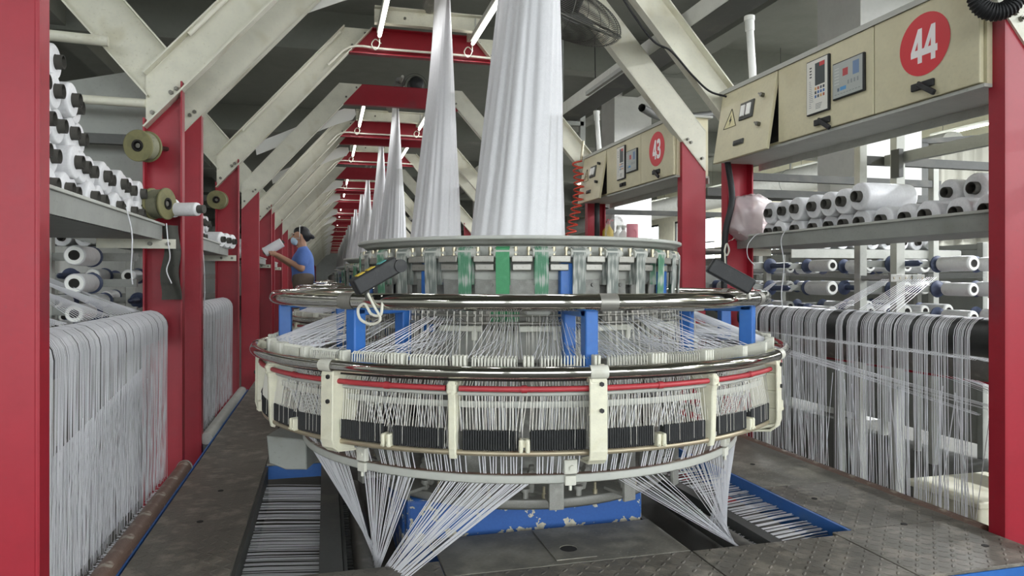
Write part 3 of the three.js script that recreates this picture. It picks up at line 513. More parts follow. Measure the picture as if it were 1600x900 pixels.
// woven tubes: round at the loom, laid flat where the take-up roller takes them
function wovenTube(n, m) {
  const pos = [], uv = [], idx = [];
  for (let j = 0; j <= m; j++) {
    const t = j / m, y = 1.0 + t * 2.16, a = 0.205 * (1 - t) + 0.012 * t, per = 2 * PI * 0.205, b = 0.205 * (1 - t) + (per / 4) * t;
    for (let i = 0; i <= n; i++) {
      const q = i / n * 2 * PI, fold = (0.006 * Math.sin(q * 9 + 1) + 0.003 * Math.sin(q * 23 + 2.2 * t + 2) + 0.0008 * Math.sin(q * 41 + 5)) * (0.6 + 1.1 * Math.sin(Math.min(1, t * 1.6) * PI) * 0.8) * (1 - t * 0.8);
      const e = 1 - 0.45 * t, c = Math.cos(q), s = Math.sin(q);
      pos.push((a + fold) * Math.sign(c) * Math.abs(c) ** e - 0.055 * (1 - t) ** 2, y, (b + fold) * Math.sign(s) * Math.abs(s) ** (1 + 0 * t)); uv.push(i / n * per, y);
    }
  }
  for (let j = 0; j < m; j++) for (let i = 0; i < n; i++) { const k = j * (n + 1) + i; idx.push(k, k + n + 1, k + 1, k + 1, k + n + 1, k + n + 2); }
  const g = new THREE.BufferGeometry(); g.setAttribute('position', new THREE.Float32BufferAttribute(pos, 3)); g.setAttribute('uv', new THREE.Float32BufferAttribute(uv, 2)); g.setIndex(idx); g.computeVertexNormals(); return g;
}
{
  const g = wovenTube(220, 40);
  looms.forEach(([f, r], i) => { if (i > 15) return; const w = mesh('woven_tube', g, M.cloth, null, { raw: true }); w.position.set(0.84, 0, -(f + r) / 2); tag(w, i ? `white woven fabric tube rising from the ${ordinal[i]} loom back in the row` : 'widest white woven fabric tube, rising from the nearest loom', 'fabric'); });
}
// warp running from the lower ring down to the rollers in the two pits
for (const [sideName, x, a0, a1, z0, z1] of [['left', 0.165, -60, 3, -2.72, -2.22], ['right', 1.47, 19, 86, -2.3, -2.5]]) {
  const s = new Strands(), n = sideName === 'left' ? 200 : 140;
  for (let k = 0; k < n; k++) {
    const u = k / (n - 1); if (sideName === 'left' ? Math.abs(u - 0.36) < 0.035 || Math.abs(u - 0.66) < 0.05 || Math.sin(k * 1.7) > 0.75 : Math.abs(u - 0.2) < 0.04 || Math.sin(k * 1.7) > 0.7) continue;
    const a = a0 + (a1 - a0) * u + rr(-0.3, 0.3), p = pol(0.883, a, 0.312), w = new THREE.Vector3(...p).applyAxisAngle(new THREE.Vector3(0, 1, 0), TURN).add(loom.position);
    s.tape([w.toArray(), [x + rr(-0.004, 0.004), -0.065, z0 + (z1 - z0) * u + rr(-0.03, 0.03)]], 0.0026, 0.0008, [0.7, 0, 0.7]);
  }
  const r = mesh('warp_fan', s.geometry, M.tape, null, { raw: true, stuff: true }); tag(r, `white warp tapes fanning from the loom's lower ring to the ${sideName} pit roller`, 'warp tapes');
  const ro = thing('pit_roller', `long dark guide roller lying in the ${sideName} pit beside the loom`, 'roller', [sideName === 'left' ? x - 0.035 : x + 0.035, -0.085, -2.87]);
  mesh('drum', [cyl(0.036, 0.036, 1.26, 24, 0, 0, 0, PI / 2)], M.roller, ro); mesh('shaft', [cyl(0.012, 0.012, 1.34, 10, 0, 0, 0, PI / 2)], M.steel, ro);
  // flat sheet of tapes crossing the pit under the deck
  const f = new Strands();
  for (let k = 0; k < 150; k++) { const z = -2.3 - 1.33 * (k + rr(-0.4, 0.4)) / 150, y = (sideName === 'left' ? -0.085 : -0.05) + rr(-0.006, 0.006); if (Math.sin(k * 0.9) > 0.86) continue; f.tape(sideName === 'left' ? [[-0.76, y + 0.03, z], [-0.2, y, z + rr(-0.01, 0.01)], [0.1, y - 0.025, z]] : [[2.4, y + 0.03, z], [1.8, y, z + rr(-0.015, 0.015)], [1.53, y - 0.025, z]], rr(0.003, 0.009), 0.0008, [0, 0, 1]); }
  tag(mesh('warp_sheet', f.geometry, M.tape, null, { raw: true, stuff: true }), `flat sheet of white tapes crossing the ${sideName} pit below the deck`, 'warp tapes');
}
{
  const c = thing('pit_comb', 'dark metal comb lying beside the roller in the left pit', 'comb', [0.085, -0.06, -2.9]);
  mesh('frame', [box(0.012, 0.05, 1.2, -0.02, 0, 0), box(0.012, 0.05, 1.2, 0.025, -0.03, 0)], M.darkGrey, c);
  const bar = ready(box(0.05, 0.008, 0.01)); for (let k = 0; k < 40; k++) share('tooth', bar, M.darkGrey, c, [0.002, -0.02, -0.57 + k * 0.029]);
  const b = thing('base_beam', 'chipped blue steel beam under the nearest loom', 'beam', [0.74, 0, -2.6]);
  mesh('beam', [rbox(0.92, 0.3, 0.1, 0.02, 0, -0.02, 0), rbox(0.1, 0.36, 0.3, 0.02, 0.42, -0.02, -0.2), rbox(0.1, 0.3, 0.6, 0.02, -0.42, -0.02, -0.3)], M.chipped, b);
}
// stop-motion boxes clamped to the upper rail
function sensor(label, deg, tilt, yaw, lights) {
  const p = new THREE.Vector3(...pol(1.0, deg, 0.93)).applyAxisAngle(new THREE.Vector3(0, 1, 0), TURN).add(loom.position);
  const s = thing('sensor_box', label, 'sensor', p.toArray(), yaw);
  const b = mesh('housing', [rbox(0.15, 0.052, 0.05, 0.007, 0, 0, 0, 0, 0, tilt)], M.black, s);
  if (lights) { mesh('end_boss', [T(cyl(0.02, 0.02, 0.02, 16, 0, 0, 0, PI / 2), 0.07, 0.03, 0.02)], M.black, s); [[-0.04, M.yellow], [-0.005, M.yellow], [0.035, M.cyan]].forEach(([x, m]) => mesh('key', [T(T(rbox(0.026, 0.003, 0.03, 0.001), x, 0.027, 0), 0, 0, 0, 0, 0, tilt)], m, s)); }
  mesh('mount', [rod([lights ? -0.03 : 0.05, -0.02, -0.01], [lights ? -0.02 : 0.06, -0.075, -0.01], 0.007)], lights ? M.darkGrey : M.steel, s);
  return s;
}
sensor('black sensor box with yellow and cyan keys, left on the upper rail', -25.6, 0.5, 0.25, true);
sensor('plain black sensor box tilted on the right of the upper rail', 43, -0.52, -0.4, false);
{
  const q = (deg, R, y) => new THREE.Vector3(...pol(R, deg, y)).applyAxisAngle(new THREE.Vector3(0, 1, 0), TURN).add(loom.position).toArray();
  tag(mesh('cable_loop', [tube([q(-28.5, 0.985, 0.915), q(-27, 1.012, 0.885), q(-25.5, 1.014, 0.845), q(-24.2, 1.01, 0.80), q(-26, 1.008, 0.785), q(-28.6, 1.008, 0.80), q(-29, 1.008, 0.83), q(-27.5, 1.01, 0.845), q(-26, 1.01, 0.815), q(-24.2, 1.01, 0.812), q(-23.8, 1.01, 0.84), q(-24.2, 1.0, 0.87)], 0.0045, 8, 90)], M.cableWhite), 'white cable looped under the sensor box on the upper rail', 'cable');
}

// ---------------------------------------------------------------- shelves beside the looms and their bobbins
function shelf(side, d0, d1, label) {                        // side -1 left, 1 right
  const X = side < 0 ? -0.745 : 2.44, o = side < 0 ? -1 : 1, t = thing('shelf', label, 'shelf', [X, 1.17, -(d0 + d1) / 2]), L = d1 - d0;
  const fl = side < 0 ? -0.017 : -0.042;
  mesh('board', [rbox(0.5, 0.01, L - 0.02, 0.003, o * 0.27, fl - 0.005, 0)], M.lightGrey, t);
  mesh('lip', [rbox(0.03, 0.012, L, 0.003, o * 0.015, 0.01, 0)], M.lightGrey, t);
  mesh('tray_edge', [box(0.006, 0.07, L - 0.04, o * 0.012, -0.03, 0), box(0.01, 0.05, L - 0.06, o * 0.5, -0.03, 0), box(0.45, 0.008, L - 0.06, o * 0.27, -0.056, 0)], M.greyPaint, t);
  for (const z of [-L / 2 + 0.02]) mesh('bracket', [box(0.34, 0.045, 0.012, o * 0.12, -0.082, z)], M.cream, t);
  for (const x of [-0.02, 0.06]) mesh('bracket_bolt', [cyl(0.01, 0.01, 0.012, 8, x * o, -0.082, -L / 2 + 0.032, PI / 2)], M.screw, t);
  return t;
}
shelf(-1, 2.1, 3.72, 'grey shelf on the left of the nearest loom, stacked high with bobbins');
shelf(-1, 4.45, 6.1, 'grey shelf on the left of the second loom, behind the column with the rag');
shelf(1, 2.1, 3.95, 'grey shelf on the right of the nearest loom under two rows of bobbins');
shelf(1, 4.45, 6.25, 'grey shelf on the right of the second loom, bottles and a mug on it');
shelf(-1, 8.1, 9.8, 'grey shelf on the left of the third loom, beside the woman'); shelf(-1, 10.5, 12.1, 'grey shelf on the left of the fourth loom back');
function bobbin(name = 'bobbin', R = 0.0565, L = 0.24, stick = 0.022) {   // axis along local +z, the core sticking out in front
  const t = thing(name, '', 'bobbin');
  const pts = [[0.024, 0], [R - 0.006, 0.001], [R - 0.001, 0.005], [R, 0.012], [R + 0.0008, L * 0.5], [R, L - 0.012], [R - 0.001, L - 0.005], [R - 0.006, L - 0.001], [0.024, L]];
  mesh('yarn_package', [T(lathe(pts, 28), 0, 0, 0, -PI / 2)], M.film, t);
  mesh('core', [T(lathe([[0.0185, L], [0.0225, L + 0.012], [0.0225, -stick], [0.0185, -stick], [0.0185, L]].reverse(), 20), 0, 0, 0, -PI / 2)], M.core, t);
  mesh('core_hole', [cyl(0.0186, 0.0186, 0.004, 16, 0, 0, -0.012, PI / 2)], M.coreDark, t);
  return t;
}
const proto = bobbin();                                      // lies from z = 0 (front end) back to z = -L
let used = false;
function put(pos, ry, label, group, s = 1) {
  const b = used ? copy(proto, 'bobbin', label, pos, group) : proto; used = true; b.position.set(...pos); b.rotation.y = ry; b.rotation.z = rnd() * 6; b.rotation.order = 'YXZ'; b.scale.setScalar(s); b.userData.label = label; b.userData.category = 'bobbin'; if (group) b.userData.group = group; else delete b.userData.group; return b;
}
const rowName = ['bottom', 'second', 'third', 'fourth'];
// left: a stack four rows high near the camera, two rows at its far end
for (const [row, far, n] of [[0, 3.6, 13], [1, 3.54, 12], [2, 2.76, 6], [3, 2.7, 5], [4, 2.5, 3]]) for (let k = 0; k < n; k++) put([-0.79 - rr(0, 0.045), 1.211 + row * 0.0965, -(far - k * 0.112)], PI / 2, `${ordinal[k]} bobbin from the far end in the ${row === 4 ? 'top' : rowName[row]} row of the nearest left shelf`, `${row === 4 ? 'top' : rowName[row]} row bobbins on the nearest left shelf`);
put([-0.7, 1.262, -3.72], rad(60), 'single small white bobbin lying crosswise at the end of the left shelf', undefined, 0.8);
for (const [row, d0, n] of [[0, 4.55, 9], [1, 4.6, 8], [2, 4.55, 5], [3, 4.6, 3]]) for (let k = 0; k < n; k++) put([-0.8 - rr(0, 0.05), 1.211 + row * 0.0965, -(d0 + k * 0.114)], PI / 2, `${ordinal[k]} white bobbin from the camera in the ${rowName[row]} row of the second left shelf`, `${rowName[row]} row bobbins on the second left shelf`);
for (let k = 0; k < 3; k++) put([-0.74 + 0.02 * k, 1.213, -(5.62 + k * 0.16)], rad(70), `${ordinal[k]} of three bobbins lying apart at the end of the second left shelf`, 'loose bobbins at the far end of the second left shelf');
for (let k = 0; k < 8; k++) put([-0.8, 1.211 + (k > 4 ? 0.0965 : 0), -(8.3 + (k % 5) * 0.13 + (k > 4 ? 0.05 : 0))], PI / 2, `${ordinal[k % 5]} bobbin from the camera in the ${k > 4 ? 'upper' : 'lower'} row beside the woman`, 'bobbins on the third left shelf');
// right: two rows and the three big ones lying on top
for (let k = 0; k < 12; k++) put([2.49 + rr(-0.01, 0.03), 1.193, -(3.63 - k * 0.128)], -PI / 2, `${ordinal[k]} white bobbin from the bag in the bottom row of the right shelf`, 'bottom row bobbins on the nearest right shelf', 1.12);
for (let k = 0; k < 6; k++) put([2.455 + rr(-0.01, 0.03), 1.301, -(3.585 - k * 0.127)], -PI / 2, `${ordinal[k]} white bobbin from the bag in the upper row of the right shelf`, 'upper row bobbins on the nearest right shelf', 1.12);
put([2.45, 1.312, -2.84], -PI / 2, 'white bobbin at the near end of the upper row, its long side in view', undefined, 1.18);
put([2.64, 1.30, -2.52], -PI / 2, 'white bobbin on top near the red column, left of two', undefined, 1.02);
put([2.64, 1.302, -2.385], -PI / 2, 'white bobbin on top nearest the red column, right of two', undefined, 1.15);
// translucent bag of bobbins at the far end of the right shelf
{
  const g = new THREE.SphereGeometry(1, 40, 30), p = g.attributes.position;
  for (let i = 0; i < p.count; i++) { const x = p.getX(i), y = p.getY(i), z = p.getZ(i), k = 1 + 0.13 * noise.noise(x * 2.2 + 3, y * 2.2, z * 2.2) + 0.07 * noise.noise(x * 6, y * 6, z * 6) + 0.03 * noise.noise(x * 15, y * 15, z * 15); const sq = (v) => Math.sign(v) * Math.abs(v) ** 0.75; p.setXYZ(i, sq(x) * k * 0.17, Math.max(-0.14, sq(y) * k * 0.145), sq(z) * k * 0.1); }
  g.computeVertexNormals();
  const bag = new THREE.MeshPhysicalMaterial({ color: 0xe9dede, roughness: 0.35, transmission: 0.55, thickness: 0, side: THREE.DoubleSide });
  const t = thing('plastic_bag', 'clouded plastic bag of yarn waste slumped at the end of the right shelf', 'bag', [2.52, 1.29, -3.83]);
  mesh('film', T(g, 0, 0, 0, 0, 0.3), bag, t, { raw: true });
  const s = new Strands(); for (let k = 0; k < 260; k++) { const a = [rr(-0.12, 0.12), rr(-0.11, 0.04), rr(-0.07, 0.07)], b = [a[0] + rr(-0.07, 0.07), a[1] + rr(-0.04, 0.04), a[2] + rr(-0.03, 0.03)]; s.line(a, b, 0.004); }
  mesh('yarn_waste', s.geometry, M.strand, t, { raw: true, stuff: true });
}
// things on the second loom's right shelf
{
  const bottle = (x, d, hgt, r, m, cap, label) => { const t = thing('bottle', label, 'bottle', [x, 1.182, -d]); mesh('body', [lathe([[0, 0], [r, 0.003], [r, hgt * 0.65], [r * 0.4, hgt * 0.82], [r * 0.36, hgt * 0.9]], 20)], m, t); mesh('cap', [cyl(r * 0.42, r * 0.42, hgt * 0.13, 14, 0, hgt * 0.94, 0), box(r * 1.2, 0.02, 0.016, r * 0.4, hgt * 1.02, 0)], cap, t); };
  bottle(2.5, 6.05, 0.27, 0.05, M.yellow, M.redHose, 'yellow bottle with a red cap behind the loom rim on the right');
  bottle(2.5, 5.82, 0.2, 0.04, M.white, M.lightGrey, 'small white bottle left of the pink mug'); bottle(2.5, 5.7, 0.19, 0.042, M.white, M.lightGrey, 'white bottle next to the pink mug');
  const mug = thing('mug', 'pink mug standing at the end of the row of bottles', 'mug', [2.5, 1.182, -5.52]); mesh('cup', [lathe([[0, 0], [0.045, 0], [0.048, 0.03], [0.048, 0.2], [0.044, 0.2], [0.044, 0.02]], 24)], std({ color: 0xd98a94, roughness: 0.5 }), mug); mesh('handle', [T(new THREE.TorusGeometry(0.04, 0.007, 8, 20, PI), 0, 0.11, 0.045, 0, PI / 2, PI / 2)], std({ color: 0xd98a94, roughness: 0.5 }), mug);
  const g = new THREE.IcosahedronGeometry(0.1, 3), p = g.attributes.position; for (let i = 0; i < p.count; i++) { const v = [p.getX(i), p.getY(i), p.getZ(i)], k = 1 + 0.35 * noise.noise(v[0] * 22, v[1] * 22, v[2] * 22); p.setXYZ(i, v[0] * k * 0.9, v[1] * k * 1.5, v[2] * k); } g.computeVertexNormals();
  tag(mesh('clear_bag', T(g, 2.52, 1.34, -5.93), new THREE.MeshPhysicalMaterial({ color: 0xf4f4f4, roughness: 0.15, transmission: 0.85, thickness: 0, side: THREE.DoubleSide }), null, { raw: true }), 'crumpled clear plastic bag standing between the bottles', 'bag');
}

// ---------------------------------------------------------------- guide rollers with their curtains of tapes
function curtain(side, d0, d1, opt, rollerLabel, label) {
  const cx = side < 0 ? -0.8 : 2.45, R = 0.078, cy = 0.695, out = side < 0 ? 1 : -1, t = thing('guide_roller', rollerLabel, 'roller', [cx, cy, -(d0 + d1) / 2]);
  mesh('drum', [cyl(R - 0.002, R - 0.002, d1 - d0, 36, 0, 0, 0, PI / 2)], M.blackRoller, t); mesh('shaft', [cyl(0.02, 0.02, d1 - d0 + 0.1, 12, 0, 0, 0, PI / 2)], M.steel, t);
  const s = new Strands(), foot = opt.foot ?? 0.0;
  for (let d = d0 + opt.bare; d < d1 - 0.02; d += opt.pitch * rr(0.6, 1.4)) {
    const gap = Math.abs(((d / opt.group) % 1 + 1) % 1 - 0.5); if (gap > opt.full) continue; if (opt.hole && d > opt.hole[0] && d < opt.hole[1]) continue;
    const pts = []; for (let k = 0; k <= 6; k++) { const a = PI * (0.72 - 0.72 * k / 6); pts.push([cx + out * Math.cos(a) * R, cy + Math.sin(a) * R, -d]); }
    const drift = rr(-0.012, 0.012); pts.push([cx + out * (R - rr(0, 0.006)), cy * 0.5, -d + drift * 0.5]); pts.push([cx + out * (R - rr(0.0, 0.02)), foot + rr(-0.02, 0), -d + drift]);
    s.tape(pts, rr(0.0025, opt.wide), 0.0008, [0, 0, 1]);
    if (opt.sheet && d < 3.25) { const top = 0.4 + 0.13 * (d - 2.1); s.tape([[cx + out * (R - 0.02), top, -d - 0.012], [cx + out * (R - 0.03), top * 0.55, -d + rr(-0.01, 0.01)], [cx + out * (R - 0.028), foot, -d + rr(-0.02, 0.02)]], 0.0048, 0.0008, [0, 0, 1]); }
    if (rnd() < opt.back) { const z = -d + rr(-0.05, 0.05); s.tape([[cx + out * (R - 0.03) , cy - 0.25 + rr(-0.05, 0.05), z + rr(-0.08, 0.08)], [cx + out * (R - 0.035), foot, z]], rr(0.0025, opt.wide), 0.0008, [0, 0, 1]); }
  }
  tag(mesh('yarn_curtain', s.geometry, M.tape, null, { raw: true, stuff: true }), label, 'yarn');
}
curtain(-1, 2.1, 3.68, { pitch: 0.0062, group: 0.105, full: 0.46, wide: 0.0046, back: 0.3, bare: 0.0, sheet: true }, 'guide roller wrapped in tapes beside the nearest left column', 'dense curtain of white tapes hanging from the nearest left roller');
curtain(-1, 4.5, 6.12, { pitch: 0.007, group: 0.12, full: 0.45, wide: 0.0048, back: 0.3, bare: 0 }, 'guide roller wrapped in tapes on the left of the second loom', 'curtain of white tapes hanging from the second left roller');
curtain(1, 2.08, 3.75, { pitch: 0.0074, group: 0.098, full: 0.42, wide: 0.0042, back: 0.15, bare: 0.07, hole: [2.9, 2.97] }, 'black guide roller with a bare end beside the right red column', 'sparse curtain of white tapes hanging from the nearest right roller');
curtain(1, 4.45, 6.1, { pitch: 0.01, group: 0.12, full: 0.42, wide: 0.004, back: 0.2, bare: 0 }, 'guide roller on the right of the second loom, mostly hidden', 'curtain of white tapes on the right of the second loom');
for (const [side, d0, d1, m, label] of [[-1, 2.09, 3.75, M.pipe, 'worn brown foot roller along the left edge of the nearest deck'], [-1, 4.4, 6.2, M.lightGrey, 'pale foot roller along the left edge of the second loom'], [1, 2.1, 3.9, M.pipe, 'brown foot roller along the right edge of the nearest deck']]) {
  const x = side < 0 ? -0.665 : 2.365, t = thing('foot_roller', label, 'roller', [x, side < 0 ? 0.0 : -0.025, -(d0 + d1) / 2]); mesh('drum', [cyl(0.034, 0.034, d1 - d0, 24, 0, 0, 0, PI / 2)], m, t); mesh('end_ring', [cyl(0.037, 0.037, 0.01, 24, 0, 0, -(d1 - d0) / 2, PI / 2), cyl(0.012, 0.012, 0.05, 10, 0, 0, -(d1 - d0) / 2 - 0.02, PI / 2)], M.steel, t);
}
// second roller and its yarn further out on the right
{
  const t = thing('back_roller', 'grey yarn-wrapped roller low behind the right curtain', 'roller', [3.05, 0.5, -2.9]); mesh('drum', [cyl(0.07, 0.07, 2.2, 28, 0, 0, 0, PI / 2)], M.roller, t); mesh('shaft', [cyl(0.02, 0.02, 2.4, 10, 0, 0, 0, PI / 2)], M.steel, t);
  const s = new Strands(); for (let k = 0; k < 150; k++) { const z = -1.9 - k * 0.0135 + rr(-0.004, 0.004); if (k % 14 < 3) continue; s.tape([[2.5, 0.66 - rr(0, 0.04), z + 0.02], [2.98, 0.535, z], [3.05, 0.572, z], [3.11, 0.54, z], [3.125, 0.48, z], [3.11, 0.44, z]], 0.0045, 0.0008, [0, 0, 1]); }
  tag(mesh('yarn_sheet', s.geometry, M.tape, null, { raw: true, stuff: true }), 'white tapes running over the low roller behind the right curtain', 'yarn');
  { const rl = thing('red_rail', 'dark red steel rail on grey legs behind the right curtain', 'rail', [3.3, 0, -2.9]); mesh('bar', [rbox(0.06, 0.08, 2.4, 0.006, 0, 0.42, 0)], M.red, rl); for (const z of [1.1, -1.1]) mesh('leg', [box(0.05, 0.83, 0.05, 0, -0.035, z)], M.greyPaint, rl); }
  const q = new Strands(); for (const [a, b, n, w] of [[[2.55, 0.52, -3.9], [3.0, 0.28, -2.1], 9, 0.05], [[3.2, 0.46, -3.3], [3.1, 0.22, -1.9], 12, 0.05], [[2.5, 0.62, -4.4], [2.9, 0.3, -2.6], 8, 0.04]]) for (let k = 0; k < n; k++) { const o = [rr(-w, w) * 0.5, rr(-w, w) * 0.5, rr(-w, w)]; q.tape([a.map((v, i) => v + o[i]), b.map((v, i) => v + o[i] * 0.4)], 0.004, 0.0008, [1, 0, 0]); }
  tag(mesh('yarn_bundle', q.geometry, M.tape, null, { raw: true, stuff: true }), 'loose bundles of tapes slanting down behind the right curtain', 'yarn');
  const bin = thing('bin', 'cream plastic bin on the floor beside the right red column', 'bin', [2.75, PIT, -2.45]); mesh('body', [rbox(0.42, 0.46, 0.34, 0.02, 0, 0.23, 0)], M.plastic, bin); mesh('rim', [rbox(0.45, 0.03, 0.37, 0.008, 0, 0.46, 0)], M.plastic, bin);
}

// ---------------------------------------------------------------- creels: racks of spindles, some with bobbins
const spindleG = { disc: ready(T(lathe([[0, 0], [0.05, 0.001], [0.052, 0.006], [0.05, 0.012], [0.03, 0.016], [0.028, 0.03], [0, 0.032]], 24), 0, 0, 0, PI / 2)), rod: ready(T(lathe([[0.02, 0.03], [0.016, 0.12], [0.019, 0.16], [0.017, 0.2], [0.006, 0.206], [0.005, 0.225], [0, 0.226]], 14), 0, 0, 0, PI / 2)) };
const wound = bobbin('creel_bobbin', 0.045, 0.22, 0.004); let woundUsed = false;
wound.userData.category = 'bobbin';
wound.children[0].material = std({ map: painted(0xd6d7d6, 0xb9bab8, 0.5, 61, 128, 6), roughness: 0.45 });
{ for (const z of [0.001, -0.221]) mesh('end_face', [cyl(0.0385, 0.0385, 0.002, 24, 0, 0, z, PI / 2)], M.white, wound); mesh('end_hole', [cyl(0.019, 0.019, 0.003, 16, 0, 0, 0.0016, PI / 2)], M.coreDark, wound); }
function creel(name, x0, xs, d, rows, label, groupLabel, fill, tiltUp = 0) {
  const t = thing('creel_rack', label, 'rack', [0, 0, -d]);
  const count = [];
  for (const x of [xs[0] - 0.2, xs[xs.length - 1] + 0.15]) mesh('post', [rbox(0.05, 1.75 - PIT, 0.05, 0.004, x0 + x, (1.75 + PIT) / 2, 0)], M.lightGrey, t);
  for (const y of rows) mesh('rail', [box(Math.abs(xs[xs.length - 1] - xs[0]) + 0.4, 0.04, 0.03, x0 + (xs[0] + xs[xs.length - 1]) / 2, y, 0)], M.greyPaint, t);
  mesh('top_rail', [box(Math.abs(xs[xs.length - 1] - xs[0]) + 0.4, 0.05, 0.04, x0 + (xs[0] + xs[xs.length - 1]) / 2, 1.62, 0)], M.darkGrey, t);
  rows.forEach((y, j) => xs.forEach((x, i) => {
    const s = new THREE.Group(); s.name = 'spindle'; s.position.set(x0 + x, y, 0.02); s.rotation.x = -tiltUp; t.add(s); share('disc', spindleG.disc, M.navy, s);
    if (fill(i, j)) { share('rod', spindleG.rod, M.navy, s); return; }
    const b = woundUsed ? copy(wound, 'creel_bobbin') : wound; woundUsed = true; b.position.set(x0 + x, y, -d + 0.275); b.rotation.z = rnd() * 6; b.scale.setScalar(rr(0.86, 1.06)); count[j] = (count[j] ?? -1) + 1; b.userData.label = `${ordinal[count[j]]} ${groupLabel(j)}, from the aisle`; b.userData.group = groupLabel(j).replace('bobbin', 'bobbins');
  }));
}
const R3 = [0.70, 0.86, 1.01], nth = ['lowest', 'middle', 'upper'];
creel('creel', 3.25, [0, 0.33, 0.62, 0.9], 3.52, R3, 'grey creel rack on the right, its spindles showing left of the red column', (j) => `grey white bobbin on the ${nth[j]} rail of the nearest right creel`, (i, j) => i === 0);
creel('creel', 2.95, [0, 0.3, 0.6, 0.75, 0.9, 1.05, 1.25], 4.28, R3, 'grey creel rack on the right behind the post near the loom', (j) => `grey white bobbin on the ${nth[j]} rail of the second right creel`, (i, j) => i === 0 || (i === 2 && j === 1));
creel('creel', 3.1, [0, 0.3, 0.5, 0.75, 1.0, 1.25, 1.5], 5.2, [0.55, ...R3], 'grey creel rack further back on the right', (j) => `bobbin on the ${['lowest', 'second', 'third', 'top'][j]} rail of the third right creel`, (i, j) => (i * 3 + j) % 5 === 0);
creel('creel', 2.9, [0, 0.4, 0.8, 1.2, 1.6], 6.9, R3, 'grey creel rack on the right beyond the second loom', (j) => `bobbin on the ${nth[j]} rail of the farthest right creel`, (i, j) => (i + j) % 4 === 0);
creel('creel', -1.62, [0.5, 0.25, 0, -0.3, -0.6, -0.9], 3.95, [0.62, 0.76, 0.9, 1.03], 'grey creel rack on the left under the bobbin shelf', (j) => `grey white bobbin on the ${['lowest', 'second', 'third', 'top'][j]} rail of the nearest left creel`, (i, j) => (i + j * 2) % 4 === 1);
creel('creel', -1.5, [0.45, 0.3, 0.1, -0.1, -0.3, -0.6, -0.9, -1.2], 5.2, [0.62, 0.78, 0.94], 'grey creel rack on the left behind the first one', (j) => `grey white bobbin on the ${nth[j]} rail of the second left creel`, (i, j) => (i * 2 + j) % 5 === 3);
creel('creel', -1.5, [0.4, 0.1, -0.2, -0.5, -0.8], 6.6, [0.62, 0.78, 0.94], 'grey creel rack on the left of the second loom', (j) => `grey white bobbin on the ${nth[j]} rail of the third left creel`, (i, j) => (i + j) % 3 === 1);
// shelves over the outer creels with a row of bobbins seen end on
for (const [x, d, n, dx, label, glabel] of [[3.3, 4.5, 9, 0.13, 'grey back shelf under the right bobbin shelf', 'white bobbin standing in the row on the right back shelf'], [-2.5, 5.4, 10, 0.13, 'grey back shelf on the left seen under the bobbin shelf', 'white bobbin in the row on the left back shelf']]) {
  const t = thing('back_shelf', label, 'shelf', [x + n * dx / 2, 1.12, -d]); mesh('board', [rbox(n * dx + 0.3, 0.03, 0.4, 0.004)], M.greyPaint, t); mesh('lip', [box(n * dx + 0.3, 0.06, 0.01, 0, -0.02, 0.2)], M.lightGrey, t); mesh('leg', [-1, 1].map((s) => box(0.04, 1.12 - PIT, 0.04, s * (n * dx / 2 + 0.1), -(1.12 - PIT) / 2, -0.15)), M.lightGrey, t);
  for (let k = 0; k < n; k++) put([x + k * dx + 0.05, 1.19, -d + 0.16], 0, `${ordinal[k]} ${glabel}, from the left`, glabel.replace('bobbin', 'bobbins'));
}
